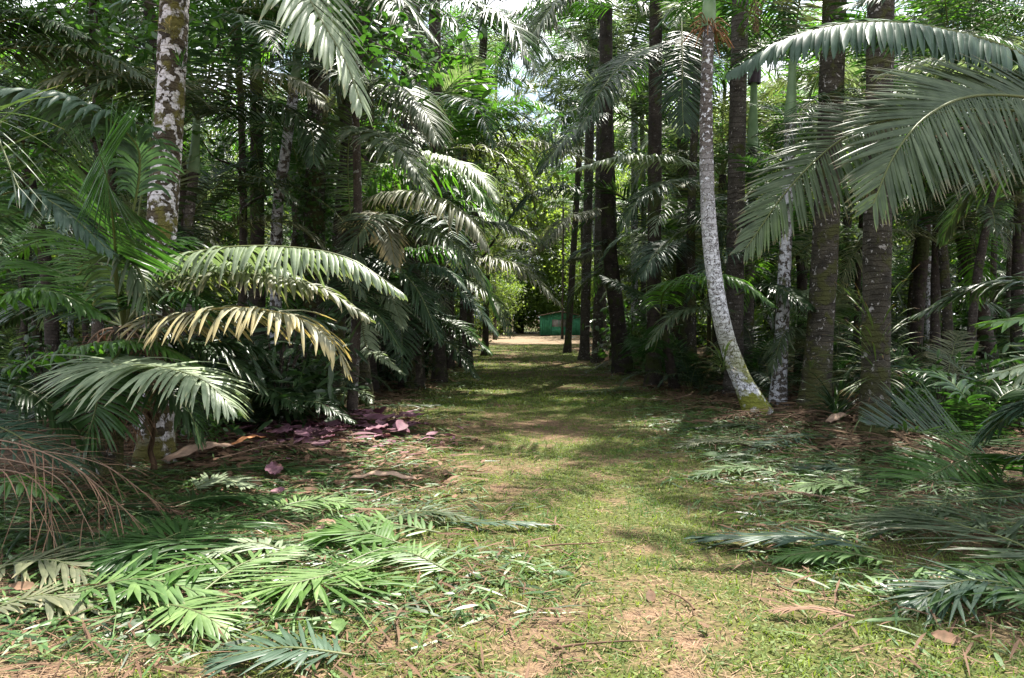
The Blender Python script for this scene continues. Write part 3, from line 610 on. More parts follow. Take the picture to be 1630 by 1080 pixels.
# --- right foreground
palm('H', 'slender white barked palm bending out from its mossy foot', gp(1208, 662), W(1128, 42, 12.4), 0.15, 0.085, 'white',
     mids=[W(1166, 570, 12.9), W(1143, 480, 12.6), W(1128, 350, 12.5), W(1124, 180, 12.4)], shaft=0.10, shaft_len=1.2, n=6, fs=1.15, seed=20, flare=1.7, flare_h=0.6)
palm('I', 'straight palm with a spotted brown trunk just behind the white barked one', gp(1168, 632), W(1182, -170, 16), 0.18, 0.16, 'brown', mids=[W(1172, 300, 16)], n=6, fs=1.15, seed=21, shaft=0.14)
palm('J', 'palm with whitened stem and green shaft under its crown, right of the bending one', gp(1238, 650), W(1258, 195, 14.2), 0.13, 0.09, 'white2', mids=[W(1248, 450, 14.1)], shaft=0.105, shaft_len=1.1, n=6, fs=1.0, seed=22)
palm('K', 'stout dark mossy trunk with pale blotches near its foot', gp(1296, 655), W(1336, -200, 13.9), 0.235, 0.19, 'mossy', mids=[W(1312, 420, 13.7), W(1324, 120, 13.8)], n=6, fs=1.15, seed=23, shaft=0.17, flare=1.45)
palm('Lp', 'stout mossy trunk with grassy plants growing on it, nearest the path on the right', gp(1392, 700), W(1408, -280, 10.9), 0.185, 0.165, 'mossy', mids=[W(1396, 420, 10.7), W(1400, 120, 10.8)], n=6, fs=1.15, seed=24, shaft=0.15, flare=1.3)
palm('Mp', 'leaning ringed palm trunk at the right, behind the big fan of fronds', gp(1580, 600), W(1500, 130, 17.5), 0.21, 0.20, 'brown', mids=[W(1545, 420, 18), W(1515, 260, 17.8)], n=8, fs=1.1, seed=25, shaft=0.17)
palm('Np', 'thin black palm trunk between the mossy trunk and the leaning one', gp(1452, 620), W(1480, 230, 17), 0.15, 0.12, 'dark', n=7, fs=1.0, seed=26, shaft=0.12)
palm('O', 'young palm with a purple sheath above its green shaft', gp(1190, 612), W(1198, 235, 19), 0.12, 0.10, 'brown', n=5, fs=1.0, seed=27, shaft=0.12, shaft_len=1.7)
root, b_, c_ = PALMS['O']
link('dead_sheath', shaft_mesh('sheath', c_ - np.array([0, 0, 0.2]), c_ + np.array([0.06, 0, 1.3]), 0.14, 0.10), M['shaft_purple'], root)
# crown off to the right that sends the big fronds into the picture
palm('R1', 'palm just outside on the right whose huge fronds sweep over the trunks', W(1800, 760, 7.4)[:2], W(1770, 215, 7.4), 0.12, 0.10, 'mossy', seed=28, n=3, fs=1.0, avoid=3.14)
HF('R1', [(1640, 95, 7.2), (1500, 47, 7.2), (1370, 36, 7.0), (1250, 62, 6.8), (1165, 112, 6.7)], 'blue', L=0.62, width=0.082, hang=1.9, vee=0.05, a0=85, a1=20, a0b=40, a1b=14, pairs=66, rr=0.022, torn=0.02, jitter=0.06, up=(0, -0.55, 1), label='long blue green frond with hanging leaflets')
HF('R1', [(1680, 165, 6.9), (1560, 152, 6.6), (1480, 182, 6.3), (1425, 245, 6.1), (1390, 325, 6.0)], 'grey', L=0.95, width=0.040, hang=0.24, vee=0.0, a0=100, a1=24, a0b=26, a1b=34, pairs=72, rr=0.02, torn=0.02, jitter=0.06, up=(0.1, -1.0, 0.5), label='big fan shaped grey green frond bending down')
HF('R1', [(1600, 175, 7.8), (1420, 190, 7.6), (1340, 222, 7.4), (1260, 295, 7.2), (1188, 395, 7.1)], 'grey', L=0.78, width=0.036, hang=0.35, vee=0.0, a0=95, a1=25, a0b=42, a1b=34, pairs=74, rr=0.018, torn=0.03, jitter=0.06, up=(0, -1.0, 0.6))
HF('R1', [(1640, 190, 8.2), (1500, 215, 8), (1400, 280, 7.8), (1372, 335, 7.8)], 'dead', name='dead_frond', L=0.4, width=0.018, hang=1.2, pairs=34, torn=0.3)
HF('R1', [(1680, 110, 8.6), (1580, 98, 9), (1480, 98, 9.2), (1400, 120, 9.3)], 'pale', L=0.55, hang=1.1)
HF('R1', [(1660, 240, 8.2), (1600, 270, 8.4), (1540, 310, 8.6), (1500, 380, 8.8)], 'dark', L=0.6, hang=0.9)
HF('R1', [(1720, 20, 8), (1620, -30, 8), (1480, -30, 8), (1350, 10, 8)], 'dark', L=0.7, hang=0.8, up=(0, -0.5, 1))
palm('R2', 'low palm at the right edge with sunlit yellow green leaf tips', W(1740, 800, 6.2)[:2], W(1735, 600, 6.2), 0.09, 0.08, 'mossy', seed=29)
HF('R2', [(1700, 515, 6.0), (1640, 508, 5.8), (1568, 516, 5.6)], 'bright', L=0.42, width=0.05, hang=0.5, a0=35, a1=12, pairs=18)
HF('R2', [(1700, 560, 5.6), (1640, 580, 5.4), (1580, 598, 5.2)], 'pale', L=0.5, width=0.05, hang=0.3, a0=35, a1=12, pairs=20, label='yellow green leaf tips catching the sun')  # sun on these tips is painted with the lighter leaf colour
HF('R2', [(1700, 470, 7.4), (1620, 450, 7.6), (1540, 465, 8), (1460, 500, 8.2)], 'dark', L=0.6, hang=0.9)
HF('R2', [(1680, 640, 6.6), (1620, 650, 6.8), (1560, 700, 7)], 'blue', L=0.5, hang=0.7)
# right mid
palm('Q1', 'low palm among the trunks with a glossy green frond behind the white bark', gp(1075, 622), W(1052, 500, 16.2), 0.10, 0.09, 'dark', seed=30, n=0)
HF('Q1', [(1060, 462, 15), (1115, 441, 14), (1178, 448, 13.5), (1230, 484, 13.2)], 'bright', L=0.62, hang=1.4, width=0.055)
HF('Q1', [(1130, 492, 14.6), (1075, 500, 14.2), (1030, 550, 14)], 'grey', L=0.6, hang=1.1)
HF('Q1', [(1020, 470, 16.6), (960, 440, 17)], 'dark', L=0.5, hang=1.1)
HF('Q1', [(1040, 560, 16.6), (1015, 540, 17), (990, 560, 17.2)], 'mid', L=0.5, hang=1.1)
palm('Q2', 'low palm with drooping grey fronds between the whitened stem and the mossy trunk', gp(1290, 625), W(1300, 545, 16), 0.09, 0.08, 'dark', seed=31, n=5, fs=0.55)
HF('Q2', [(1285, 530, 14.4), (1250, 528, 13.9), (1228, 590, 13.7)], 'grey', L=0.6, hang=0.9)
HF('Q2', [(1330, 470, 14.8), (1290, 462, 14.4), (1245, 490, 14.2)], 'pale', L=0.5, hang=1.1)
# the group of dark trunks on the right of the path, middle distance
palm('c1', 'thinnest dark trunk of the cluster, standing closest to the clearing', gp(903, 562), W(925, 200, 36), 0.15, 0.13, 'dark', n=9, fs=1.2, seed=32)
palm('c2', 'trunk second from the clearing in the dark cluster right of the path', gp(930, 574), W(945, -60, 29), 0.18, 0.15, 'brown', n=6, fs=1.2, seed=33)
palm('c3', 'twin trunk pressed against its neighbour in the dark cluster right of the path', gp(951, 578), W(962, -160, 27.5), 0.18, 0.15, 'brown', n=6, fs=1.2, seed=34)
palm('c4', 'leaning black trunk with a flared foot, nearest of the dark cluster', gp(993, 597), W(965, -250, 22), 0.21, 0.16, 'dark', mids=[W(982, 500, 22), W(966, 300, 22)], n=6, fs=1.2, seed=35, flare=1.8, flare_h=1.0)
palm('c5', 'straight black trunk between the flared one and the white barked palm', gp(1040, 617), W(1045, -150, 18), 0.165, 0.14, 'dark', n=6, fs=1.2, seed=36)
HF('c2', [(990, 20, 17), (930, 2, 16), (850, 8, 15.5), (795, 30, 15)], 'mid', start=False, L=0.7, hang=1.6)
HF('c5', [(960, -35, 15), (890, 0, 14.6), (840, 65, 14.2)], 'grey', start=False, L=0.85, hang=1.5)
HF('c4', [(930, -60, 20), (870, 0, 19), (815, 70, 18.5), (800, 130, 18.3)], 'mid', start=False, L=1.0, hang=1.4)
HF('c4', [(930, -30, 22), (1000, -10, 21), (1060, 40, 20.5)], 'dark', start=False, L=1.0, hang=1.4)
HF('I', [(1170, 470, 14.6), (1230, 455, 14), (1290, 490, 13.4)], 'dark', start=False, L=0.6, hang=1.0)
HF('c3', [(960, 320, 22), (900, 298, 21.5), (850, 308, 21), (815, 340, 20.8)], 'blue', start=False, L=0.8, hang=1.4)
HF('c4', [(968, 330, 19), (900, 350, 18.5), (860, 395, 18)], 'olive', start=False, L=0.6, hang=1.3)
HF('c4', [(968, 180, 19), (920, 200, 18.5), (860, 270, 18)], 'dark', start=False, L=0.9, hang=1.3)
palm('c6', 'thin pale grey stem seen behind the flared black trunk', gp(1010, 577), W(1010, 60, 28), 0.13, 0.11, 'white2', n=8, fs=1.2, seed=37)
palm('c7', 'dark trunk standing right behind the straight black one', gp(1085, 600), W(1088, -100, 22), 0.16, 0.14, 'dark', n=6, fs=1.2, seed=38)
HF('c5', [(1050, 70, 16), (1000, 95, 14.5), (960, 140, 13.8), (925, 205, 13.4)], 'dark', start=False, L=0.85, hang=1.6, width=0.055)
HF('c5', [(1085, 30, 15), (1086, 90, 14.4), (1086, 150, 14), (1088, 210, 13.8)], 'dark', start=False, L=0.75, hang=0.4, up=(0, -1, 0.2), a0=60)
HF('c7', [(1085, 380, 18), (1050, 395, 17), (1020, 440, 16.6)], 'blue', start=False, L=0.8, hang=1.2)
HF('c7', [(1090, 340, 18), (1130, 345, 17), (1170, 400, 16.6)], 'dark', start=False, L=0.8, hang=1.2)
HF('c7', [(1110, 270, 17), (1070, 254, 16), (990, 250, 15.4), (908, 272, 15)], 'pale', start=False, L=0.5, hang=1.7, width=0.055)
HF('c7', [(1120, 290, 16), (1070, 290, 15), (1020, 315, 14.6), (990, 360, 14.4)], 'dark', start=False, L=0.75, hang=1.2)
HF('c6', [(1010, 410, 24), (960, 400, 23), (905, 415, 22.5)], 'olive', start=False, L=0.7, hang=1.6)
HF('c6', [(1010, 440, 24), (980, 430, 23.6), (960, 450, 23.4)], 'olive', start=False, L=0.7, hang=1.6)
HF('c2', [(1000, 20, 20), (940, -5, 19), (880, 10, 18.5), (840, 50, 18)], 'bright', start=False, L=0.9, hang=1.3)

# ------------------------------------------------------------------ ivy, epiphytes, flower stalk
def leaf_cloud(name, P, size, mat, rs, droop=0.4, ks=4, aspect=0.5, nd=None):
    acc = Acc(); m = len(P)
    d = nrm(rs.randn(m, 3) * np.array([1, 1, 0.5]) + (0 if nd is None else nd)); d[:, 2] -= droop; d = nrm(d)
    wd = nrm(np.cross(d, nrm(rs.randn(m, 3) * 0.5 + np.array([0, 0, 1.0]))))
    ln = size * rs.uniform(0.6, 1.25, m)
    leaflets(acc, P, d, ln, ln * aspect, wd, 0.4, rs, ks=ks, fold=0.15)
    return acc.mesh(name)
rs = np.random.RandomState(21)
root, b_, c_ = PALMS['D']
n = 2600; z = rs.uniform(0.0, 5.2, n) ** 0.98; th = rs.rand(n) * 6.28; rr = 0.2 + rs.rand(n) * 0.10
P = np.stack([np.cos(th) * rr + z * 0.012, np.sin(th) * rr, z], 1)
keep = fbm(P[:, 0] * 3 + 5, z, 1.0) > 0.36
link('ivy', leaf_cloud('ivy', P[keep], 0.075, 'broad', rs, 0.6, aspect=0.75), M['broad'], root)
def tuft(name, label, cat, p, n, ln, wd, mat, seed, el=(0.2, 1.3), hang=1.0, out=None, group=None, spread=0.03, ks=5):
    rs = np.random.RandomState(seed); acc = Acc(); az = rs.rand(n) * 6.283; e = rs.uniform(el[0], el[1], n)
    if out is not None: az = out + rs.uniform(-1.5, 1.5, n)
    d = np.stack([np.cos(az) * np.cos(e), np.sin(az) * np.cos(e), np.sin(e)], 1)
    wdr = nrm(np.cross(d, [0, 0, 1.0]))
    base = d * spread * rs.rand(n, 1) * np.array([1, 1, 3])
    leaflets(acc, base, d, ln * rs.uniform(0.6, 1.2, n), np.full(n, wd), wdr, hang * rs.uniform(0.5, 1.4, n), rs, ks=ks)
    o = link(name, acc.mesh(name), M[mat], None, tuple(p)); o['label'] = label; o['category'] = cat
    if group: o['group'] = group
    return o
tuft('bromeliad', 'tuft of strappy leaves growing low on the bending white palm', 'bromeliad', W(1150, 592, 12.45), 34, 0.38, 0.022, 'epi', 1, out=3.6, spread=0.12)
tuft('bromeliad', 'largest grassy clump clinging to the front of the stout mossy trunk', 'bromeliad', W(1395, 596, 10.4), 95, 0.48, 0.022, 'epi', 2, el=(-0.6, 1.3), spread=0.4, hang=0.8)
tuft('bromeliad', 'withered brown lower clump under the grassy one on the mossy trunk', 'bromeliad', W(1392, 640, 10.45), 50, 0.36, 0.014, 'fibre', 3, el=(-1.0, 0.6), spread=0.3)
tuft('bromeliad', 'small yellow tuft high on the lichen blotched trunk', 'bromeliad', W(270, 55, 8.55), 18, 0.14, 0.018, 'yellow', 4, out=-1.57)
tuft('bromeliad', 'thin green tuft on the right side of the lichen blotched trunk', 'bromeliad', W(288, 110, 8.65), 20, 0.22, 0.012, 'mid', 5, out=-0.4)
tuft('bromeliad', 'small tuft on the left side of the dark mossy trunk foot', 'bromeliad', W(1290, 590, 13.3), 18, 0.25, 0.015, 'epi', 6, out=-1.8)
root, b_, c_ = PALMS['H']
acc = Acc(); rs = np.random.RandomState(5); tp = W(1128, 44, 12.4) - b_
for k in range(46):
    a = rs.rand() * 6.283; e = rs.uniform(-0.7, 0.5); L_ = rs.uniform(0.2, 0.5)
    d = np.array([math.cos(a) * math.cos(e), math.sin(a) * math.cos(e), math.sin(e)])
    tube(acc, spline([tp + d * 0.08, tp + d * L_ * 0.6 + [0, 0, 0.02], tp + d * L_ + [0, 0, -0.12]], 6), 0.008, 4, (rs.rand(), rs.rand(), 0, 1))
link('flower_stalk', acc.mesh('flower_stalk'), M['flower'], root)
root, b_, c_ = PALMS['K']
_o = link('dead_frond', libm('low', 'dead'), None, root, tuple(W(1290, -10, 13.8) - b_)); _o.rotation_euler = (0.1, 0.3, 3.4); _o.scale = (0.5, 0.5, 0.5)

# ------------------------------------------------------------------ broadleaf trees
def broad_tree_mesh(seed, H=9.0, spread=3.0, nclump=34, per=150, leaf=0.17, lo=0.35):
    rs = np.random.RandomState(seed); tr = Acc(); cr = Acc()
    top = np.array([rs.randn() * 0.5, rs.randn() * 0.5, H * 0.8])
    tp = spline([[0, 0, -0.1], [rs.randn() * 0.3, rs.randn() * 0.3, H * 0.35], top], 20)
    tube(tr, tp, np.linspace(0.16, 0.03, 20) * H / 9, 9, (0.5, 0.5, 0.5, 1))
    LP = []
    for k in range(nclump):
        f = lo + (1 - lo) * rs.rand(); p0 = tp[min(int(f * 19), 19)]
        a = rs.rand() * 6.283; r = spread * (0.35 + 0.65 * rs.rand()) * (1.1 - 0.6 * abs(f - 0.55))
        p1 = p0 + np.array([math.cos(a) * r, math.sin(a) * r, rs.uniform(0.2, 1.6) * H / 9])
        q = spline([p0, (p0 + p1) / 2 + [0, 0, rs.uniform(-0.2, 0.4)], p1], 8)
        tube(tr, q, np.linspace(0.05, 0.008, 8) * H / 9, 5, (0.5, 0.5, 0.5, 1))
        sz = np.array([0.75, 0.75, 0.32]) * spread / 3
        c = p1 + rs.randn(per, 3) * sz; LP.append(c)
    LP = np.concatenate(LP)
    me = leaf_cloud('crown', LP, leaf, None, rs, 0.35, ks=4, aspect=0.5)
    return tr.mesh('trunk'), me
BT = [broad_tree_mesh(40 + k, per=170) for k in range(4)]
BTM = {}
def broad_tree(label, x, y, s, mat, group=None, rz=None, vi=None, sz=None, name='broadleaf_tree'):
    vi = random.randrange(4) if vi is None else vi
    root = thing(name, label, 'tree', (x, y, gz(x, y)), group)
    root.rotation_euler = (0, 0, random.random() * 6.28 if rz is None else rz); root.scale = (s, s, sz or s)
    link('trunk', BT[vi][0], T['wood'], root)
    k = (vi, mat)
    if k not in BTM:
        me = BT[vi][1].copy(); me.materials.append(M[mat]); BTM[k] = me
    link('crown', BTM[k], None, root); return root
# beyond the clearing: pale yellow green trees, each told apart by place
far = [(-14, 62, 1.2, 'broad'), (-9, 70, 1.4, 'sunny'), (-4.5, 66, 1.05, 'sunny'), (-1, 76, 1.3, 'sunny'), (3, 82, 1.5, 'sunny'), (6.5, 74, 1.2, 'sunny'), (10, 66, 1.35, 'sunny'), (15, 70, 1.5, 'broad'),
       (20, 60, 1.4, 'sunny'), (-20, 66, 1.5, 'broad'), (26, 66, 1.6, 'sunny'), (-27, 60, 1.5, 'sunny'), (33, 56, 1.5, 'sunny'), (-34, 52, 1.5, 'broad'), (2.8, 60, 0.55, 'sunny'), (-3.5, 56, 0.5, 'sunny')]
BT.append(broad_tree_mesh(52, H=9, spread=5.0, nclump=70, per=230, leaf=0.24, lo=0.02)); BT.append(broad_tree_mesh(50, H=20, spread=5.5, nclump=60, per=230, leaf=0.30, lo=0.12)); BT.append(broad_tree_mesh(51, H=17, spread=5.5, nclump=60, per=230, leaf=0.30, lo=0.08))
far = [(x * 1.1, y + 2, s / 1.35, mt) for x, y, s, mt in far if s > 0.7] + [(0.5, 88, 1.15, 'sunny'), (-4.8, 50, 0.8, 'sunny'), (11.5, 56, 0.85, 'sunny'), (0.8, 80, 1.3, 'sunny'), (12, 52, 0.8, 'sunny'), (-11, 52, 0.8, 'broad'), (-6, 84, 1.1, 'broad'), (9, 84, 1.2, 'broad'), (9.5, 64, 0.5, 'sunny'), (-2.5, 62, 0.45, 'sunny'), (8, 60, 0.6, 'sunny'), (-7, 58, 0.55, 'broad'), (12.5, 56, 0.6, 'broad'), (-12, 54, 0.6, 'broad'), (-44, 62, 1.4, 'broad'), (46, 62, 1.4, 'broad')]
for k, (x, y, s, mt) in enumerate(far):
    broad_tree('yellow green broadleaf tree beyond the far clearing' if mt == 'sunny' else 'darker broadleaf tree beyond the far clearing', x, y, s, mt, 'trees beyond the clearing', vi=5 + k % 2)
for k, (x, y, s_) in enumerate([(-9, 74, 1.0), (-4.5, 77, 0.8), (0.5, 80, 0.8), (6, 79, 0.8), (11, 75, 0.9), (16, 66, 0.9), (-15, 66, 0.9), (-5, 63, 0.45), (10, 61, 0.5)]):
    broad_tree('lowbush', x, y, s_, 'sunny', 'bushes round the clearing', vi=4)
for k, (x, y, s) in enumerate([(-12, 46, 1.0), (-19, 42, 1.1), (-26, 36, 1.1), (-7, 50, 0.9), (11, 46, 0.95), (17, 42, 1.05), (24, 38, 1.1), (30, 30, 1.1), (-30, 26, 1.1), (-34, 36, 1.2), (36, 40, 1.2), (20, 28, 0.8), (-16, 32, 0.9), (13, 34, 0.8)]):
    broad_tree('bushy', x, y, s, random.choice(['broad', 'broad', 'sunny']), 'bushy trees closing the forest behind the trunks', vi=4)
side = [(-14, 30, 1.0), (-20, 24, 0.9), (-17, 38, 1.3), (9, 30, 1.1), (20, 34, 1.1), (12, 42, 1.2), (-6, 44, 1.0), (24, 26, 1.1), (7.5, 46, 1.0), (-26, 40, 1.3), (28, 42, 1.4)]
for k, (x, y, s) in enumerate(side):
    L_ = 'leafy tree standing deep among the palms on the ' + ('left of the path' if x < 0 else 'right of the path')
    broad_tree(L_, x, y, s, random.choice(['broad', 'broad', 'sunny'] if x > 0 else ['broad', 'broad', 'broad', 'sunny']), 'leafy trees among the palms')
def leafy_branch_tree(label, base, pts_list, seed, mat='broad', leaf=0.13, n=130, rad=0.09, spread=0.28):
    rs = np.random.RandomState(seed); root = thing('broadleaf_tree', label, 'tree', (base[0], base[1], gz(base[0], base[1])))
    b = np.array([base[0], base[1], gz(base[0], base[1])]); tr = Acc(); LP = []
    zs = max(max(p[2] for p in q) for q in pts_list)
    tube(tr, spline([np.zeros(3), np.array([0.1, 0.05, zs * 0.5]), np.array([0.0, 0.1, zs + 1.2])], 16), np.linspace(rad, rad * 0.5, 16), 9, (0.5,) * 3 + (1,))
    for q in pts_list:
        Q = spline([np.array([0.02, 0.05, q[0][2] * 0.92])] + [p - b for p in q], 16)
        tube(tr, Q, np.linspace(rad * 0.4, 0.006, 16), 5, (0.5,) * 3 + (1,))
        for k in range(5, 16):
            LP.append(Q[k] + rs.randn(n // 11, 3) * np.array([spread, spread, spread * 0.55]))
    link('trunk', tr.mesh('trunk'), T['wood'], root)
    link('crown', leaf_cloud('crown', np.concatenate(LP), leaf, None, rs, 0.25, ks=4, aspect=0.48), M[mat], root)
leafy_branch_tree('tree whose glossy leafy branch hangs out above the left of the path', W(560, 640, 12.4)[:2],
    [[W(560, 60, 11), W(610, 75, 9.6), W(690, 105, 9)], [W(560, 30, 11), W(620, 50, 10), W(660, 90, 9.6)], [W(570, 10, 11), W(600, 100, 10), W(640, 120, 9.6)], [W(600, 60, 11), W(680, 80, 10), W(745, 90, 9.6)]], 71, n=150, leaf=0.15)
leafy_branch_tree('broadleaf tree with light and dark leaves behind the top of the lichen trunk', W(150, 690, 11.5)[:2],
    [[W(120, 60, 11), W(60, 30, 10.5), W(10, 40, 10)], [W(150, 50, 11), W(190, 70, 10.4), W(245, 80, 10)], [W(100, 90, 11), W(150, 100, 10.2), W(220, 60, 9.8)], [W(150, 0, 11), W(220, 0, 10.4), W(330, 40, 10)],
     [W(80, 10, 11), W(60, 60, 10.5), W(20, 70, 10)], [W(100, 250, 11), W(60, 230, 10.5), W(0, 220, 10)], [W(150, 180, 11), W(190, 190, 10.5), W(235, 200, 10)], [W(60, 320, 12), W(20, 270, 11), W(-30, 280, 10)]], 72, n=260, leaf=0.14, spread=0.36)
leafy_branch_tree('small leafy tree between the slim green shafted palm and the ivy trunk', W(380, 650, 14.5)[:2],
    [[W(370, 60, 14), W(330, 90, 13.5), W(300, 120, 13)], [W(390, 80, 14), W(430, 60, 13.5), W(460, 20, 13)], [W(380, 270, 14), W(340, 250, 13.5), W(320, 220, 13)], [W(390, 330, 14), W(430, 310, 13.5), W(470, 330, 13)]], 73, n=200, spread=0.4)
leafy_branch_tree('thin forked tree with sparse twigs beside the left edge near the clearing', W(735, 585, 25)[:2],
    [[W(760, 420, 25), W(810, 350, 24.5), W(860, 290, 24)], [W(750, 380, 25), W(780, 300, 25), W(800, 230, 25)], [W(760, 330, 25), W(810, 230, 25), W(860, 150, 25)]], 74, mat='sunny', n=260, leaf=0.22, spread=0.7, rad=0.13)

# ------------------------------------------------------------------ background palms
bgL = 'palm crowded deep in the dark forest left of the path'
bgR = 'palm crowded deep in the dark forest right of the path'
tmesh = []
for k in range(6):
    rs = np.random.RandomState(90 + k)
    tmesh.append((trunk_mesh('trunk', [[0, 0, 0], [rs.randn() * 0.15, rs.randn() * 0.15, 3], [rs.randn() * 0.45, rs.randn() * 0.45, 6]], 0.15, 0.12, sides=9, n=20, seed=k), ))
TM = {}
def bg_palm(x, y, h, label, group, n=9, fs=1.1, mats=None):
    k = random.randrange(6); mt = random.choice(['dark', 'brown', 'mossy', 'white2', 'dark'] if y > 20 else ['dark', 'mossy', 'dark'])
    root = thing('palm_tree', label, 'palm tree', (x, y, gz(x, y) - 0.05), group)
    if (k, mt) not in TM:
        me = tmesh[k][0].copy(); me.materials.clear(); me.materials.append(T[mt]); TM[(k, mt)] = me
    me = TM[(k, mt)]; o = link('trunk', me, None, root); sc = h / 6.0; o.scale = (0.5 + 0.35 * random.random(),) * 2 + (sc,)
    vt = me.vertices[len(me.vertices) - 9:]; c = sum((v.co for v in vt), Vector()) / len(vt)
    crown(root, (c.x * o.scale[0], c.y * o.scale[1], c.z * sc - 0.05), n, fs, None, mats)
spots = []
EDGE = [(-2.2, 17.5, 3.4), (-2.4, 20.5, 5.6), (-2.1, 24, 4.6), (-2.3, 28, 7.5), (-2.0, 33, 6.0), (-1.9, 38, 9.0), (-3.6, 19, 7.2), (-3.9, 24, 9.5), (4.2, 24, 7.0), (4.6, 28, 9.5), (4.3, 33, 8.0), (4.4, 38, 11), (5.2, 20, 5.2), (3.9, 43, 7), (-2.4, 43, 7),
        (5.2, 15.5, 2.6), (6.6, 17, 4.2), (8.2, 15, 3.0), (7.2, 20, 5.6), (9.5, 19, 3.6), (5.0, 19.5, 3.2), (10.5, 16, 4.8), (4.4, 22, 2.6), (8.8, 24, 6.4), (6, 27, 5.4), (11.5, 22, 5), (-1.9, 30, 10.0), (3.7, 29, 10.2), (-2.1, 36, 12.0), (4.0, 36, 12.5), (-3.0, 15.2, 6.4), (4.0, 17.6, 7.2), (-5, 13.5, 2.4), (-4.2, 15.5, 4.2), (-6.5, 16, 5.2), (-7.5, 13, 4.0), (-3.2, 22, 2.6), (-9, 18, 3.4), (-5.2, 19, 5.8),
        (-4, 51, 15), (-3.4, 54, 17), (5.5, 52, 14), (-1.2, 56, 19), (3.6, 57, 20)]
# tall palms added out of view on both flanks to shade the front
FLANK = [(7.4, 9.6, 9.5), (9.6, 7.6, 10), (12.2, 13.5, 12), (-9.2, 11.0, 9)]
random.seed(21)
def try_spot(x, y, mind):
    for (a, b2) in spots:
        if (a - x) ** 2 + (b2 - y) ** 2 < mind * mind: return False
    spots.append((x, y)); return True
for kk, (root, b_, c_) in PALMS.items(): spots.append((b_[0], b_[1]))
for (x, y, h) in EDGE: spots.append((x, y)); bg_palm(x, y, h, 'edge', None, n=13 if y > 17 else 11, fs=1.25 if y > 20 else 0.95, mats=['dark', 'grey', 'grey', 'pale', 'mid', 'blue', 'olive', 'bright'])  # extra grey and pale leaf colours paint the glint on these crowns
for (x, y, h) in FLANK: spots.append((x, y)); bg_palm(x, y, h, 'flank', None, n=11, fs=1.2)
cnt = 0
while cnt < 70:      # crowns at every height through the stand
    y = random.uniform(15, 56); s = random.choice((-1, 1)); x = float(path_c(y)) + s * random.uniform(3.3 + 0.02 * y, 5 + y * 0.62)
    if abs(x) > y * 0.72 + 1: continue
    if not try_spot(x, y, 1.4): continue
    bg_palm(x, y, min(random.choice([1.2, 2.2, 3.5, 5, 6.5, 8, 9.5, 11]), 2.2 + 0.27 * y), bgL if s < 0 else bgR, None, n=random.choice([9, 10, 11]), fs=random.uniform(0.9, 1.25))
    cnt += 1
cnt = 0; tries = 0
while cnt < 85 and tries < 6000:    # middle storey: crowns 2 to 9 m up beside the path
    tries += 1
    y = random.uniform(10.5, 34) if cnt % 3 else random.uniform(30, 50); s = random.choice((-1, 1))
    x = float(path_c(y)) + s * random.uniform(2.7, 3 + y * 0.6)
    if abs(x) > y * 0.68: continue
    h = random.uniform(1.5, CAM_H + 0.40 * y)
    if y < 15 and not (3.4 < h): continue
    if not try_spot(x, y, 1.2): continue
    bg_palm(x, y, min(h, 13), bgL if s < 0 else bgR, None, n=random.choice([8, 9, 10]), fs=random.uniform(0.85, 1.1) + (y > 30) * 0.2)
    cnt += 1

# ------------------------------------------------------------------ undergrowth
def shrub_mesh(seed, n=420, leaf=0.2, r=0.7, h=1.2, aspect=0.33):
    rs = np.random.RandomState(seed); P = rs.randn(n, 3) * np.array([r * 0.5, r * 0.5, h * 0.27]); P[:, 2] = np.abs(P[:, 2] + h * 0.45)
    a = Acc()
    for k in range(9):
        d = rs.randn(3) * np.array([0.4, 0.4, 0]) * r; tube(a, spline([[0, 0, -0.05], d * 0.4 + [0, 0, h * 0.5], d + [0, 0, h * 0.9]], 6), 0.009, 4, (0.3, 0.3, 0.3, 1))
    return a.mesh('stem'), leaf_cloud('foliage', P, leaf, None, rs, 0.1, ks=4, aspect=aspect)
SH = [shrub_mesh(200 + k, leaf=(0.16, 0.22, 0.28)[k % 3], aspect=(0.5, 0.3, 0.22)[k % 3]) for k in range(5)]
SHM = {}
def shrub(x, y, s, mat, label, group=None, sz=None, name='shrub'):
    k = random.randrange(5); root = thing(name, label, 'shrub', (x, y, gz(x, y)), group); root.scale = (s, s, sz or s); root.rotation_euler = (0, 0, random.random() * 6.28)
    link('stem', SH[k][0], T['wood'], root)
    if (k, mat) not in SHM:
        me = SH[k][1].copy(); me.materials.append(M[mat]); SHM[(k, mat)] = me
    link('foliage', SHM[(k, mat)], None, root)
cnt = 0
while cnt < 95:
    y = random.uniform(9.5, 44) ; s = random.choice((-1, 1)); x = float(path_c(y)) + s * random.uniform(2.9, 4 + y * 0.6)
    if abs(x) > y * 0.7 + 0.5 or (y < 12 and abs(x - 0.5) < 3.6) or (y < 16 and 2 < x < 6.8): continue
    shrub(x, y, random.uniform(0.7, 1.5) * (1 + (y > 25) * 0.6), random.choice(['dark', 'dark', 'broad']), 'dark leafy shrub in the undergrowth on the ' + ('left side' if s < 0 else 'right side'), 'undergrowth shrubs left of the path' if s < 0 else 'undergrowth shrubs right of the path')
    cnt += 1
cnt = 0
while cnt < 34:
    y = random.uniform(8.6, 26); s = random.choice((-1, 1, 1)); x = float(path_c(y)) + s * random.uniform(3.2, 4 + y * 0.5)
    if abs(x) > y * 0.68 or (x < 0 and y < 11) or (y < 15.5 and 2 < x < 6): continue
    root = thing('palm_seedling', 'seedling', 'young palm', (x, y, gz(x, y)), None)
    crown(root, (0, 0, -0.05), 8, random.uniform(0.38, 0.62), None, ['dark', 'dark', 'mid', 'grey', 'blue', 'olive'])
    cnt += 1
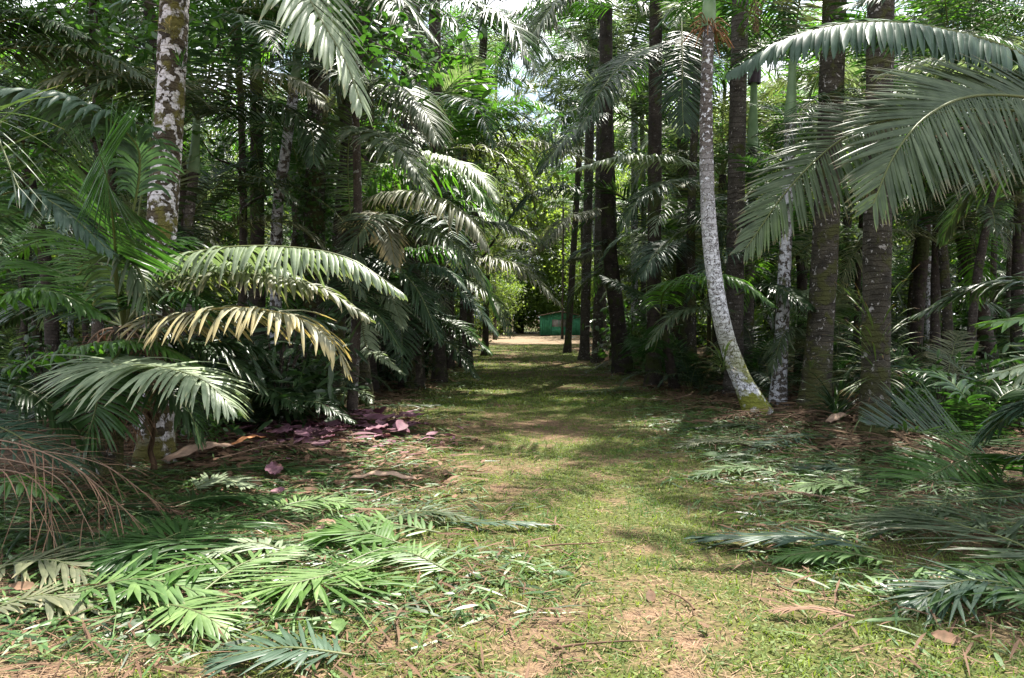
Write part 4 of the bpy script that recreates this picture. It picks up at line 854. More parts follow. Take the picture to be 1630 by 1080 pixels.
# named plants on the right verge
tuft('strap_leaf_plant', 'dark glossy strap leaved plant at the foot of the stout mossy trunks', 'plant', gp(1332, 672), 60, 0.65, 0.045, 'dark', 31, el=(0.3, 1.3), spread=0.15)
tuft('strap_leaf_plant', 'strap leaved plant just beyond the mossy trunk foot', 'plant', gp(1470, 668), 50, 0.6, 0.05, 'dark', 32, el=(0.3, 1.3), spread=0.2)
for k, (px, py, s, lb) in enumerate(((1500, 690, 0.75, 'broad leaved shrub behind the dark fan frond on the right verge'), (1585, 690, 0.85, 'broad leaved shrub at the right edge above the fallen brown fronds'), (1440, 672, 0.6, 'small broad leaved shrub beside the mossy trunk foot'), 
     (330, 715, 0.5, 'small shrub under the silvery frond on the left verge'), (430, 668, 0.5, 'small dark shrub by the ivy trunk foot'))):
    p = gp(px, py); shrub(p[0], p[1], s, 'broad', lb)
def young_palm(label, base, fr, key, name='palm_seedling'):
    b = np.array([base[0], base[1], gz(base[0], base[1])]); root = thing(name, label, 'young palm', tuple(b)); PALMS[key] = (root, b, np.array([0, 0, 0.02]))
    for (pts, mat, kw) in fr: HF(key, pts, mat, **kw)
young_palm('young palm with a dark green fan frond spread low beside the mossy trunk', gp(1560, 720), [
    ([(1545, 704, 8.7), (1480, 692, 8.4), (1385, 676, 8.0)], 'dark', dict(L=0.75, hang=0.15, width=0.045, vee=0.5, a0=85, a1=20, pairs=44, up=(0, -0.4, 1), rr=0.012)),
    ([(1540, 640, 9.2), (1500, 600, 9.4), (1450, 590, 9.5)], 'mid', dict(L=0.45, hang=0.8, pairs=36, rr=0.012)),
    ([(1580, 650, 9), (1620, 620, 9), (1670, 640, 9)], 'dark', dict(L=0.5, hang=0.5, pairs=36, rr=0.012))], 'y1')
young_palm('young palm with one bright green frond bending to the litter on the right', gp(1590, 770), [
    ([(1570, 725, 7.6), (1520, 738, 7.4), (1460, 770, 7.2), (1414, 806, 7.0)], 'bright', dict(L=0.5, hang=0.35, width=0.045, vee=0.0, a0=85, a1=25, pairs=42, up=(0.1, -0.6, 1), rr=0.012)),
    ([(1610, 730, 7.4), (1640, 730, 7.2), (1690, 760, 7)], 'mid', dict(L=0.45, hang=0.5, pairs=32, rr=0.012))], 'y2')
young_palm('young palm pushing dark fronds up between the left palms and the purple leaves', gp(420, 690), [
    ([(400, 640, 10.5), (430, 620, 10.3), (480, 650, 10)], 'dark', dict(L=0.5, hang=0.8, pairs=36, rr=0.012)),
    ([(440, 650, 10.5), (500, 640, 10.2), (560, 670, 10)], 'dark', dict(L=0.4, hang=0.8, pairs=36, rr=0.012)),
    ([(360, 650, 10.5), (330, 640, 10.2), (290, 690, 10)], 'dark', dict(L=0.45, hang=0.8, pairs=36, rr=0.012))], 'y3')
young_palm('pale frond seedling at the foot of the mossy trunk on the left verge', gp(545, 655), [
    ([(555, 630, 13), (575, 625, 12.8), (590, 640, 12.6)], 'pale', dict(L=0.3, hang=0.6, pairs=22, rr=0.012))], 'y4')

# ------------------------------------------------------------------ fallen and cut fronds
def fallen(label, pts, mat, L=0.5, width=0.04, lift=0.05, seed=0, name='fallen_frond', up=None, cat='fallen frond', group='cut fronds lying on the ground', **kw):
    """pts: photo pixels on the ground (px, py[, height above the ground])"""
    G = []
    for p in pts:
        q = gp(p[0], p[1]); hh = lift + (p[2] if len(p) > 2 else 0); G.append([q[0], q[1], gz(q[0], q[1]) + hh])
    G = np.array(G); b = G[0].copy(); b[2] = gz(b[0], b[1])
    kw.setdefault('hang', 0.3); kw.setdefault('vee', 0.10); kw.setdefault('pairs', 40); kw.setdefault('a0', 70); kw.setdefault('a1', 20); kw.setdefault('jitter', 0.30); kw.setdefault('bej', 0.3); kw['vee'] = kw.get('vee', 0) * 0.5; kw.setdefault('torn', 0.26); width = width * 0.78; kw.setdefault('petiole', 0.08)
    me = frond_mesh('fallen_frond', list(G - b), L=L, width=width, seed=seed, rr=0.010, up=up or (0, 0, 1), **kw)
    V = np.empty(len(me.vertices) * 3, np.float32); me.vertices.foreach_get('co', V); V = V.reshape(-1, 3)
    zmin = height(V[:, 0] + b[0], V[:, 1] + b[1]) - b[2] + 0.008
    V[:, 2] = np.maximum(V[:, 2], zmin); cap = 0.07 + lift + max(p[2] if len(p) > 2 else 0 for p in pts) * 0.8; V[:, 2] = zmin + cap * np.tanh((V[:, 2] - zmin) / cap); me.vertices.foreach_set('co', V.ravel()); me.update()
    o = link(name, me, M[mat], None, tuple(b)); o['label'] = label; o['category'] = cat
    if group: o['group'] = group
FF = [
 ('glossy green cut frond lying at the centre of the left heap', [(590, 925, 0.04), (500, 960, 0.1), (440, 968, 0.06), (380, 955)], 'cut', dict(L=0.42)),
 ('bright green cut frond with leaflets spread like a fan, nearest the grass', [(420, 948), (500, 965, 0.08), (560, 965, 0.08), (620, 940, 0.03)], 'bright', dict(L=0.5, width=0.034)),
 ('mid green cut frond spreading towards the left of the heap', [(330, 905, 0.05), (260, 905, 0.12), (170, 930, 0.05)], 'mid', dict(L=0.6, width=0.045)),
 ('long leaved cut frond pointing to the upper right of the heap', [(200, 940), (270, 900, 0.12), (360, 870, 0.12), (400, 865, 0.06)], 'mid', dict(L=0.7, width=0.038)),
 ('cut frond with raised spiky leaflets behind the left heap', [(640, 880), (560, 875, 0.1), (500, 880, 0.05)], 'bright', dict(L=0.4, vee=0.25)),
 ('frond with its leaflets standing up at the back edge of the left heap', [(700, 860), (600, 855, 0.06), (500, 860)], 'cut', dict(L=0.4, vee=0.2)),
 ('pale cream frond tip lying in the litter left of the grass', [(300, 800), (350, 790, 0.06), (395, 795, 0.05)], 'pale', dict(L=0.28, vee=0.3)),
 ('small grey green frond lying at the near left edge of the grass', [(560, 1060), (450, 1065, 0.05), (350, 1072)], 'blue', dict(L=0.35, width=0.03)),
 ('dark frond tangled at the left edge of the heap', [(-20, 870), (80, 880, 0.05), (180, 890)], 'dark', dict(L=0.6)),
 ('olive frond flattened in the litter at the left edge', [(-20, 930), (80, 930, 0.05), (160, 945)], 'olive', dict(L=0.5)),
 ('mixed green frond lying across the rear of the clippings', [(260, 830), (340, 815, 0.06), (440, 810, 0.04)], 'mid', dict(L=0.45)),
 ('dull green frond lying beside the thin dead fronds', [(30, 830), (150, 835, 0.06), (260, 850)], 'dark', dict(L=0.5)),
 ('fresh frond below the long leaved one in the left heap', [(100, 975), (220, 965, 0.08), (320, 975, 0.04)], 'cut', dict(L=0.45)),
 ('feathery frond lying right of the left heap on the grass', [(720, 925), (640, 905, 0.06), (560, 915, 0.03)], 'cut', dict(L=0.3, width=0.03)),
 ('grey frond tip lying alone on the middle of the path', [(700, 842), (790, 848, 0.03), (880, 846)], 'blue', dict(L=0.18, width=0.03, a0=30)),
 ('short grey green frond piece left of the path centre', [(600, 840), (680, 832, 0.05), (750, 838)], 'grey', dict(L=0.3, width=0.028)),
 ('blue grey frond reaching in from the right across the grass', [(1400, 900, 0.02), (1300, 888, 0.08), (1200, 880, 0.06), (1105, 868)], 'blue', dict(L=0.36, width=0.045, a0=40, a1=12)),
 ('large grey frond with parallel leaflets piled on the right verge', [(1720, 870, 0.1), (1600, 880, 0.15), (1500, 870, 0.12), (1400, 850, 0.04)], 'grey', dict(L=0.8, width=0.035, vee=0.2)),
 ('big silver striped frond on top of the right verge pile', [(1700, 960, 0.1), (1600, 920, 0.22), (1520, 890, 0.2), (1440, 850, 0.1)], 'grey', dict(L=0.75, width=0.038, vee=0.1)),
 ('dark green frond at the bottom of the right verge pile', [(1700, 1010, 0.1), (1590, 985, 0.12), (1500, 975, 0.06), (1440, 978)], 'mid', dict(L=0.5, width=0.038)),
 ('grey leaf spray hanging off the right verge pile', [(1650, 985, 0.1), (1540, 975, 0.12), (1460, 985, 0.02)], 'blue', dict(L=0.5, width=0.03)),
 ('green frond peeping out under the silver striped one', [(1700, 900), (1600, 925, 0.04), (1480, 930)], 'bright', dict(L=0.35)),
 ('dead brown frond flat on the grass at the near right', [(1360, 1002), (1290, 992, 0.03), (1220, 990)], 'dead', dict(L=0.12, width=0.015, a0=30)),
 ('fallen dark frond crossing the right verge behind the grey ones', [(1640, 815, 0.05), (1520, 825, 0.08), (1400, 840)], 'dark', dict(L=0.45)),
 ('brown dead frond heaped at the right edge below the young palm', [(1700, 740, 0.1), (1600, 745, 0.12), (1480, 760, 0.04)], 'dead', dict(L=0.4, width=0.016)),
 ('second brown frond fanned below the dark green fan', [(1640, 720, 0.1), (1540, 715, 0.12), (1440, 722, 0.03)], 'dead', dict(L=0.4, width=0.016)),
 ('reddish dead frond lying before the foot of the white palm', [(1320, 668, 0.05), (1270, 678, 0.15), (1215, 700, 0.03)], 'dead', dict(L=0.5, width=0.018)),
 ('straw coloured frond tangled left of the white palm foot', [(1250, 665, 0.1), (1200, 672, 0.12), (1120, 680)], 'dead', dict(L=0.4, width=0.015)),
 ('dark clipped frond on the right verge near the white palm', [(1250, 700), (1180, 690, 0.05), (1100, 688)], 'dark', dict(L=0.4)),
 ('clipped green frond on the right verge below the reddish one', [(1330, 705), (1260, 715, 0.05), (1180, 735)], 'blue', dict(L=0.4)),
 ('pale clipped leaf spray shining on the right verge', [(1220, 742), (1180, 738, 0.03), (1130, 740)], 'pale', dict(L=0.12, a0=30)),
 ('small blue green spray on the right verge litter', [(1370, 765), (1320, 760, 0.03), (1270, 765)], 'blue', dict(L=0.3)),
 ('long brown frond stalk crossing the right side of the path', [(1350, 815), (1250, 800, 0.03), (1140, 812)], 'dead', dict(L=0.15, width=0.012)),
 ('dead frond stretched in shade where the path narrows on the right', [(1100, 640, 0.05), (1060, 650, 0.08), (1010, 640)], 'dead', dict(L=0.5, width=0.02)),
 ('clipped fronds strewn at the far right side of the path', [(1010, 622), (960, 628, 0.05), (900, 625)], 'mid', dict(L=0.5)),
 ('dead frond near the foot of the clustered dark trunks', [(980, 600), (940, 604, 0.05), (890, 600)], 'dead', dict(L=0.5, width=0.02)),
 ('dead frond along the left verge in the shade', [(560, 660), (600, 650, 0.05), (690, 640)], 'dead', dict(L=0.35, width=0.018)),
 ('dark frond fallen on the left verge beneath the spreading palm', [(540, 670, 0.05), (610, 660, 0.08), (700, 650)], 'dark', dict(L=0.4)),
]
FF += [
 ('thin pale green frond crossing over the two big cut ones on the left', [(300, 985), (390, 935, 0.1), (480, 900, 0.06)], 'cut', dict(L=0.3, width=0.03)),
 ('frond with yellow stalk reaching to the left edge of the heap', [(420, 925, 0.04), (300, 945, 0.1), (180, 985, 0.03)], 'bright', dict(L=0.32, width=0.035)),
 ('small fan of light leaflets at the front of the left heap', [(250, 985), (310, 1010, 0.05), (360, 1025)], 'cut', dict(L=0.3, width=0.04)),
 ('whitish turned over frond in the middle of the left heap', [(480, 905), (400, 900, 0.1), (320, 915, 0.05)], 'pale', dict(L=0.28, width=0.03)),
 ('ragged mid green frond behind the long leaved one', [(130, 905), (220, 880, 0.08), (320, 850, 0.03)], 'mid', dict(L=0.4)),
 ('pale trampled frond at the left edge below the heap', [(-20, 1000), (70, 985, 0.05), (150, 995)], 'olive', dict(L=0.3)),
 ('bright frond half buried at the right end of the left heap', [(520, 930), (610, 900, 0.06), (700, 890)], 'bright', dict(L=0.28, width=0.03)),
 ('light green frond between the heap and the purple leaves', [(420, 830), (500, 815, 0.05), (590, 820)], 'cut', dict(L=0.3, width=0.03)),
 ('brown withered frond between the heap and the dead strands', [(120, 850), (220, 830, 0.06), (300, 835)], 'dead', dict(L=0.3, width=0.02)),
 ('dead frond lying along the purple leaves', [(350, 740), (450, 728, 0.05), (560, 735)], 'dead', dict(L=0.3, width=0.025)),
 ('green frond lying before the purple leaves', [(330, 770), (430, 758, 0.05), (520, 765)], 'mid', dict(L=0.35)),
 ('light clipped frond in the middle of the right verge', [(1250, 770), (1180, 762, 0.05), (1100, 772)], 'cut', dict(L=0.3)),
 ('light green clipped frond nearer on the right verge', [(1400, 800), (1320, 792, 0.06), (1240, 800)], 'cut', dict(L=0.3)),
 ('yellowish clipped frond on the right verge beyond the others', [(1200, 722), (1140, 715, 0.05), (1070, 722)], 'olive', dict(L=0.3)),
 ('green leaf spray under the blue grey frond tip on the right', [(1420, 915), (1320, 905, 0.05), (1230, 905)], 'bright', dict(L=0.25, width=0.03)),
]
for k, (lb, pts, mat, kw) in enumerate(FF): fallen(lb, pts, mat, seed=300 + k, **kw)

# loose cut leaves (stuff) and broad fallen leaves
rs = np.random.RandomState(9)
def blob(cx, cy, sx, sy):
    return lambda X, Y: np.exp(-((X - cx) / sx) ** 2 - ((Y - cy) / sy) ** 2)
left_heap = lambda X, Y: np.clip(blob(-1.9, 5.0, 1.4, 0.8)(X, Y) * 1.1 + blob(-2.9, 6.6, 1.5, 1.3)(X, Y), 0, 1)
right_heap = lambda X, Y: np.clip(blob(3.2, 5.2, 1.0, 0.8)(X, Y) + blob(3.6, 7.6, 1.1, 1.6)(X, Y) * 0.8 + blob(3.6, 10.5, 1.0, 2.0)(X, Y) * 0.8, 0, 1)
verge = lambda X, Y: 0.35 * np.exp(-((np.abs(X - path_c(Y)) - 2.5) / 0.8) ** 2) * (Y > 6)
pr = lambda X, Y: np.clip(left_heap(X, Y) + right_heap(X, Y) + verge(X, Y), 0, 1)
def heap_strips(n, mat, l0, l1, w0, w1, seed, zj, nm, tl=0.16, ks=5, extra=0.0):
    global X, Y, m
    r2 = np.random.RandomState(seed)
    x1, y1 = scatter(n, -5.2, 0.4, 3.4, 11.5, lambda X, Y: np.clip(left_heap(X, Y) * (fbm(X, Y + 3, 1.6) > 0.42) + verge(X, Y) + extra, 0, 1), r2, 1.5)
    x2, y2 = scatter(n, 1.4, 7, 3.6, 14, lambda X, Y: np.clip(right_heap(X, Y) * (fbm(X, Y + 3, 1.6) > 0.42) + verge(X, Y) + extra, 0, 1), r2, 1.5)
    x3, y3 = scatter(n // 2, -7, 8, 10, 26, lambda X, Y: np.clip(verge(X, Y) * 1.5, 0, 1), r2, 1.2)
    X = np.concatenate([x1, x2, x3]); Y = np.concatenate([y1, y2, y3]); m = len(X)
    strips(nm, X, Y, r2.uniform(l0, l1, m), r2.uniform(w0, w1, m), r2.uniform(-0.05, tl, m), M[mat], seed, 0.3, lift=0.012, zjit=zj, ks=ks)
heap_strips(60000, 'cut', 0.06, 0.32, 0.005, 0.024, 41, 0.06, 'cut_leaf_debris')
heap_strips(2200, 'pale', 0.08, 0.26, 0.006, 0.03, 45, 0.06, 'pale_leaf_debris')
heap_strips(12000, 'dark', 0.10, 0.36, 0.008, 0.03, 42, 0.05, 'dark_leaf_debris')
heap_strips(22000, 'dead', 0.05, 0.34, 0.004, 0.016, 43, 0.06, 'dry_leaf_debris', 0.25, 4, 0.10)
rs = np.random.RandomState(9)
X, Y = scatter(40000, -13, 14, 9, 34, lambda X, Y: (np.abs(X - path_c(Y)) > 2.4) * 0.9, rs, 1.2); m = len(X)
strips('forest_litter', X, Y, rs.uniform(0.15, 0.5, m), rs.uniform(0.015, 0.05, m), rs.uniform(-0.05, 0.4, m), M['fibre'], 44, 0.3, lift=0.012, zjit=0.06, ks=4)
r2 = np.random.RandomState(61); X, Y = scatter(5000, -5.5, -0.6, 8, 13, lambda X, Y: blob(-2.4, 10.3, 1.1, 0.8)(X, Y), r2); m = len(X)
strips('purple_leaf_debris', X, Y, r2.uniform(0.08, 0.3, m), r2.uniform(0.02, 0.07, m), r2.uniform(-0.05, 0.3, m), M['purple'], 61, 0.3, lift=0.012, zjit=0.05, ks=5)
X, Y = scatter(6000, -5.5, -0.3, 6, 13, lambda X, Y: blob(-2.4, 9.0, 1.6, 2.2)(X, Y), r2); m = len(X)
strips('brown_leaf_debris', X, Y, r2.uniform(0.08, 0.3, m), r2.uniform(0.015, 0.06, m), r2.uniform(-0.05, 0.3, m), M['dead'], 62, 0.3, lift=0.012, zjit=0.05, ks=5)
# purple leaves: countable big ones as things, in one group
PU = [(500, 690), (530, 682), (555, 700), (585, 690), (605, 702), (640, 678), (620, 690), (470, 700), (448, 690), (510, 712), (545, 690), (575, 676), (600, 715), (425, 686), (480, 676), (655, 684), (565, 712), (520, 672), (440, 772), (452, 790), (395, 690), (370, 684),
      (492, 702), (536, 706), (612, 682), (590, 700), (548, 674), (460, 686), (630, 702), (415, 700)]
_r = np.random.RandomState(2)
PU += [(_r.uniform(470, 680), _r.uniform(672, 706)) for _ in range(60)] + [(_r.uniform(400, 560), _r.uniform(684, 716)) for _ in range(35)]
rs = np.random.RandomState(77); pmesh = []
for k in range(4):
    acc = Acc(); ks = 9; t = np.linspace(0, 1, ks); L_ = 0.42; wv = np.sin(np.pi * np.clip(t, 0.02, 0.985)) ** 0.7 * 0.11
    cols = 5; V = []
    for a, tt in enumerate(t):
        for c in range(cols):
            uu = (c - 2) / 2; V.append([tt * L_, uu * wv[a], 0.02 + 0.03 * math.sin(tt * 3.0 + k) * (1 - 0.3 * k) + 0.018 * abs(uu) + 0.012 * math.sin(tt * 25 + k) * abs(uu)])
    idx = np.arange(ks - 1)[:, None] * cols + np.arange(cols - 1)[None]
    Fq = np.stack([idx, idx + 1, idx + cols + 1, idx + cols], -1).reshape(-1, 4)
    acc.add(np.array(V), Fq, np.tile([0.2 + 0.25 * k, 0.3, 0.3, 1.0], (len(V), 1))); me = acc.mesh('leaf_blade'); me.materials.append(M['purple']); pmesh.append(me)
for k, (px, py) in enumerate(PU):
    p = gp(px + rs.randn() * 4, py + rs.randn() * 3); o = link('fallen_leaf', pmesh[k % 4], None, None, (p[0], p[1], gz(p[0], p[1]) + 0.05 + rs.rand() * 0.1))
    o.rotation_euler = (rs.randn() * 0.16, rs.randn() * 0.14, rs.rand() * 6.28); s = rs.uniform(0.4, 0.95); o.scale = (s, s, s)
    o['label'] = 'large purple fallen leaf in the heap on the left verge'; o['category'] = 'leaf'; o['group'] = 'purple leaves heaped on the left verge'

bl = []
for mt in ('cut', 'dead', 'mid'):
    me = pmesh[len(bl) % 4].copy(); me.materials.clear(); me.materials.append(M[mt]); bl.append(me)
BL = [(628, 935, 0, 0.35, 'small pale green'), (605, 938, 0, 0.4, 'rounded light green'), (645, 925, 0, 0.45, 'bright green oval'), (290, 1000, 0, 0.8, 'wide mid green'), (205, 985, 0, 0.8, 'broad light green'), (175, 1000, 0, 0.75, 'large flat green'),
      (545, 1020, 0, 0.7, 'long narrow green'), (505, 845, 1, 0.6, 'curled dark brown'), (520, 765, 0, 0.7, 'shiny green'), (385, 745, 0, 0.7, 'bright upturned green'), (440, 775, 1, 0.8, 'dull brown'), (250, 1060, 0, 0.6, 'trampled green'), (230, 870, 0, 0.8, 'fresh green'),
      (1035, 955, 1, 0.5, 'dry folded'), (1125, 1020, 1, 0.5, 'rust coloured'), (1150, 738, 0, 0.8, 'glossy whitish'), (1385, 770, 2, 0.7, 'round dark green'), (1360, 830, 0, 0.8, 'upright pale'), (1200, 850, 1, 0.5, 'orange brown'),
      (760, 935, 2, 0.5, 'dark green'), (880, 925, 2, 0.6, 'flat grey green'), (1260, 930, 0, 0.5, 'torn green'), (1480, 1035, 1, 0.7, 'crumpled brown'), (720, 800, 1, 0.4, 'small brown'), (960, 700, 1, 0.5, 'tiny dry'), (330, 930, 0, 0.5, 'silver backed'), (90, 1020, 0, 0.6, 'yellowish green'), (60, 960, 1, 0.7, 'limp brown')]
rs = np.random.RandomState(78)
for k, (px, py, mi, s, lb) in enumerate(BL):
    p = gp(px, py); o = link('fallen_leaf', bl[mi], None, None, (p[0], p[1], gz(p[0], p[1]) + 0.04))
    o.rotation_euler = (rs.randn() * 0.25, rs.randn() * 0.2, rs.rand() * 6.28); s = s * 0.7 * min(1.0, 0.35 + p[1] / 12); o.scale = (s, s, s)
    o['label'] = lb + ' leaf lying loose ' + ('among the cuttings on the left' if px < 600 else 'on the grass of the path' if px < 1120 else 'on the litter at the right') + ('' if lb not in () else ''); o['category'] = 'leaf'
rs = np.random.RandomState(79)
SL = ['longest bare twig', 'thin crooked twig', 'short grey stick', 'forked brown stick', 'pale straight stalk', 'yellow green leaf stalk', 'dark wet twig', 'bent reddish stalk']
for k, (px, py, q, ln) in enumerate([(70, 1005, 0.2, 1.1), (270, 1010, 0.3, 0.9), (1105, 985, 1.6, 0.35), (880, 1040, 0.4, 0.5), (1190, 870, 0.1, 0.9), (310, 990, 0.35, 1.0), (1290, 850, -0.3, 0.7), (850, 880, 0.1, 0.6)]):
    p = gp(px, py); P_ = [[0, 0, 0]]; a = q
    for j in range(5):
        a += rs.randn() * 0.12; P_.append([P_[-1][0] + math.cos(a) * ln / 5, P_[-1][1] + math.sin(a) * ln / 5, 0.0])
    P_ = spline(P_, 16); P_[:, 2] = height(P_[:, 0] + p[0], P_[:, 1] + p[1]) - gz(p[0], p[1]) + 0.035
    acc = Acc(); tube(acc, P_, np.linspace(0.007, 0.003, 16), 6, (0.2 + 0.1 * k, 0.4, 0.4, 1))
    o = link('twig', acc.mesh('twig'), M['yellow'] if k in (4, 5) else M['dead'], None, (p[0], p[1], gz(p[0], p[1])))
    o['label'] = SL[k] + (' lying on the left litter' if px < 600 else ' lying on the grass or right litter'); o['category'] = 'twig'
# husks, stalks and stubs
def husk(label, a, b_, r, mat, name='palm_husk', cat='palm husk', lift=0.05):
    A = gp(*a[:2]); B = gp(*b_[:2]); A[2] = gz(A[0], A[1]) + lift; B[2] = gz(B[0], B[1]) + lift
    n = 14; P = spline([A, (A + B) / 2 + [0, 0, 0.05], B], n); t = np.linspace(0, 1, n)
    Tn = nrm(np.gradient(P, axis=0)); S = nrm(np.cross(Tn, [0, 0, 1.0])); wv = r * np.sin(np.pi * np.clip(t * 0.9 + 0.08, 0, 1)) ** 0.6
    V = []; 
    for i in range(n):
        for a_ in np.linspace(-1.2, 1.2, 7): V.append(P[i] - A + S[i] * math.sin(a_) * wv[i] + np.array([0, 0, math.cos(a_) * wv[i] * 0.55 + 0.01 * math.sin(i * 1.7)]))
    idx = np.arange(n - 1)[:, None] * 7 + np.arange(6)[None]; Fq = np.stack([idx, idx + 1, idx + 8, idx + 7], -1).reshape(-1, 4)
    acc = Acc(); acc.add(np.array(V), Fq, (0.5, 0.5, 0.5, 1)); o = link(name, acc.mesh(name), M[mat], None, tuple(A)); o['label'] = label; o['category'] = cat
    md = o.modifiers.new('thick', 'SOLIDIFY'); md.thickness = 0.006
husk('pale brown boat shaped husk under the silvery frond', (262, 750), (372, 728), 0.13, 'husk')
husk('split dry husk lying on the left verge beside the grass', (555, 772), (668, 776), 0.07, 'husk')
husk('orange sheath strip beside the pale brown husk', (365, 728), (425, 712), 0.05, 'orange', 'leaf_sheath', 'leaf sheath')
husk('small greyish husk at the foot of the stout mossy trunk', (1318, 682), (1352, 672), 0.10, 'husk')
husk('dark curled leaf lying among the green cuttings', (500, 862), (548, 858), 0.06, 'husk', 'curled_leaf', 'leaf')
for (px, y0, y1, lb, rr) in ((182, 775, 690, 'rotten brown stump standing left of the pale husk', 0.055), (243, 770, 672, 'twisted fibrous dead stem right of the rotten stump', 0.03)):
    d = gnd_d(y0); b_ = gp(px, y0); root = thing('dead_stump', lb, 'stump', (b_[0], b_[1], gz(b_[0], b_[1])))
    hgt = (y0 - y1) * d / F_PX; acc = Acc(); rs = np.random.RandomState(px)
    for k in range(7):
        a = k * 0.9; q = [[math.cos(a) * rr * 0.7, math.sin(a) * rr * 0.7, -0.05]]
        for j in range(1, 6): q.append([math.cos(a + j * 0.5) * rr * (0.6 - 0.06 * j) + 0.02 * math.sin(j * 2.2), math.sin(a + j * 0.5) * rr * 0.6, hgt * j / 5 * rs.uniform(0.9, 1.05)])
        tube(acc, spline(q, 16), np.linspace(rr * 0.6, rr * 0.25, 16), 6, (rs.rand(), 0.5, 0.5, 1))
    link('stem', acc.mesh('stem'), M['fibre'], root)
    acc = Acc(); n = 26; az = rs.rand(n) * 6.28; d_ = np.stack([np.cos(az) * 0.6, np.sin(az) * 0.6, rs.uniform(0.1, 0.9, n)], 1)
    leaflets(acc, np.tile([0, 0, hgt * 0.95], (n, 1)) + d_ * 0.03, nrm(d_), rs.uniform(0.1, 0.35, n), np.full(n, 0.014), nrm(np.cross(d_, [0, 0, 1.0])), 1.8, rs)
    link('shred', acc.mesh('shred'), M['dead'], root)

# ------------------------------------------------------------------ green hut in the clearing
hx, hy = W(893, 520, 68)[0], 68.0; hz = gz(hx, hy)
hut = thing('wooden_hut', 'small green wooden hut with a covered window at the end of the path', 'hut', (hx, hy, hz))
def box(acc, x0, x1, y0, y1, z0, z1, col=(0.5, 0.5, 0.5, 1)):
    V = np.array([[x, y, z] for z in (z0, z1) for y in (y0, y1) for x in (x0, x1)], float)
    F = np.array([[0, 2, 3, 1], [4, 5, 7, 6], [0, 1, 5, 4], [2, 6, 7, 3], [0, 4, 6, 2], [1, 3, 7, 5]]); acc.add(V, F, col)
M['gpaint'] = simple_mat('green_boards', (0.03, 0.20, 0.11), (0.08, 0.33, 0.20), 3, 0.6)
M['gpaint2'] = simple_mat('green_trim', (0.04, 0.30, 0.17), (0.07, 0.38, 0.22), 3, 0.6)
M['tin'] = simple_mat('rusty_roof', (0.12, 0.07, 0.05), (0.24, 0.16, 0.12), 2, 0.8)
M['tarp'] = simple_mat('grey_sheet', (0.26, 0.23, 0.25), (0.5, 0.46, 0.48), 2.5, 0.7)
acc = Acc(); rs = np.random.RandomState(4)
for k in range(22):
    x0 = -2.3 + k * 0.21; xc = x0 + 0.1; topz = 1.75 + 0.30 * (1 - abs(xc) / 2.3) + rs.randn() * 0.01
    if -1.05 < xc < 0.55:
        box(acc, x0, x0 + 0.195, -0.02 - rs.rand() * 0.01, 0.03, 0.02, 0.75); box(acc, x0, x0 + 0.195, -0.02, 0.03, 1.42, topz)
    else: box(acc, x0, x0 + 0.195, -0.02 - rs.rand() * 0.01, 0.03, 0.02, topz)
for s in (-1, 1): box(acc, s * 2.3 - 0.04, s * 2.3 + 0.04, 0.0, 3.0, 0.02, 1.75)
box(acc, -2.25, 2.25, 2.96, 3.02, 0.02, 1.75)
link('wall', acc.mesh('wall', False), M['gpaint'], hut)
acc = Acc(); box(acc, -1.1, 0.6, 0.05, 0.07, 0.70, 1.48); wn = link('window', acc.mesh('window', False), M['tarp'], hut)
acc = Acc(); box(acc, -1.14, -1.06, -0.05, -0.035, 0.68, 1.50); box(acc, 0.56, 0.64, -0.05, -0.035, 0.68, 1.50); box(acc, -1.06, 0.56, -0.05, -0.035, 0.68, 0.75); box(acc, -1.06, 0.56, -0.05, -0.035, 1.42, 1.5); box(acc, -0.28, -0.22, -0.05, -0.035, 0.75, 1.42)
link('window_frame', acc.mesh('frame', False), M['gpaint2'], wn)
acc = Acc()
for s in (-1, 1):
    V = np.array([[0, -0.4, 2.12], [0, 3.3, 2.12], [s * 2.7, 3.3, 1.72], [s * 2.7, -0.4, 1.72], [0, -0.4, 2.17], [0, 3.3, 2.17], [s * 2.7, 3.3, 1.77], [s * 2.7, -0.4, 1.77]])
    acc.add(V, np.array([[0, 1, 2, 3], [4, 7, 6, 5], [0, 3, 7, 4], [1, 5, 6, 2], [3, 2, 6, 7], [0, 4, 5, 1]]), (0.5, 0.5, 0.5, 1))
link('roof', acc.mesh('roof', False), M['tin'], hut)
hut.scale = (0.74, 0.9, 0.95)

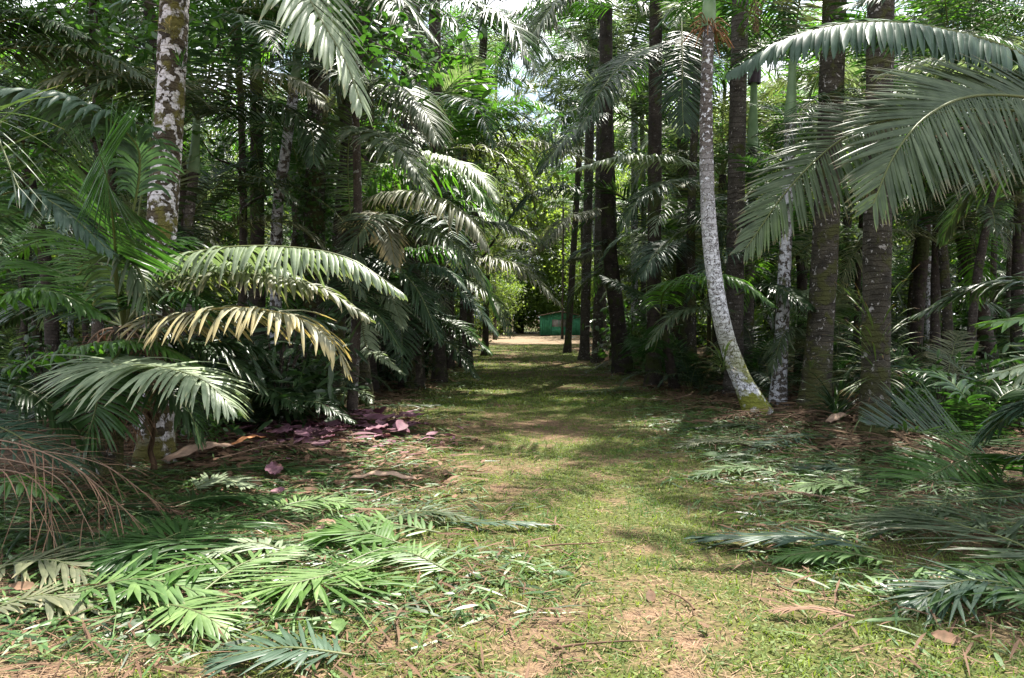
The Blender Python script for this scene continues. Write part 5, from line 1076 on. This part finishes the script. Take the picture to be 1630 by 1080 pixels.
# ------------------------------------------------------------------ labels of the repeated plants: by the trunk they stand behind
MARK = [(-60, 'the palm fronds at the left edge'), (60, 'the bright green low frond'), (170, 'the broad silvery frond'), (255, 'the lichen blotched trunk'), (310, 'the slim green shafted palm'), (380, 'the dead stem beside the husk'), (445, 'the curved grey trunk'),
        (500, 'the ivy covered trunk'), (540, 'the mossy trunk beside the ivy'), (590, 'the yellowing curled frond'), (655, 'the tall dark trunk'), (742, 'the fronds hanging over the path'), (850, 'the end of the path'), (905, 'the thinnest clustered trunk'), (950, 'the twin clustered trunks'),
        (988, 'the flared black trunk'), (1040, 'the straight black trunk'), (1085, 'the glossy frond by the white palm'), (1150, 'the bending white palm'), (1245, 'the whitened straight stem'), (1308, 'the stout blotched trunk'), (1396, 'the trunk with grassy plants'),
        (1460, 'the thin black trunk'), (1545, 'the leaning ringed trunk'), (1640, 'the sunlit fronds at the right edge')]
ORD = ['nearest', 'second', 'third', 'fourth', 'fifth', 'sixth', 'seventh', 'eighth', 'ninth', 'tenth', 'eleventh', 'twelfth', 'thirteenth', 'fourteenth', 'fifteenth', 'sixteenth', 'seventeenth', 'eighteenth', 'nineteenth', 'twentieth']
bins = {}
for o in list(C.objects):
    lb = o.get('label'); cat = o.get('category')
    if not lb or o.parent: continue
    if lb in (bgL, bgR, 'edge', 'flank', 'seedling', 'bushy', 'lowbush') or lb.startswith(('dark leafy shrub in', 'leafy tree standing deep', 'yellow green broadleaf tree beyond', 'darker broadleaf tree beyond')):
        x, y, z = o.location; px = CX + F_PX * x / max(y, 0.5)
        mk = min(MARK, key=lambda q: abs(q[0] - px))[1]
        h = max([(c.location.z if c.name.startswith('frond') else 0) for c in o.children] + [0])
        if cat == 'palm tree': kd = 'low palm' if h < 3.2 else 'mid height palm' if h < 7.5 else 'tall palm'; gp_ = 'forest palms left of the path' if x < 0.5 else 'forest palms right of the path'
        elif cat == 'young palm': kd = 'ground hugging young palm'; gp_ = 'young palms on the forest floor'
        elif cat == 'shrub': kd = 'dark leafy shrub'; gp_ = o.get('group', 'undergrowth shrubs')
        else:
            kd = 'bushy tree' if lb in ('bushy', 'lowbush') else 'yellow green tree' if 'yellow' in lb else 'tall leafy tree'; gp_ = o.get('group', 'forest trees')
        bins.setdefault((kd, mk), []).append((y, o)); o['group'] = gp_
for (kd, mk), L_ in bins.items():
    L_.sort(key=lambda q: q[0])
    for k, (y, o) in enumerate(L_):
        o['label'] = ('%s, the only one behind %s' % (kd, mk)) if len(L_) == 1 else '%s, %s one counting back behind %s' % (kd, ORD[min(k, 19)], mk)
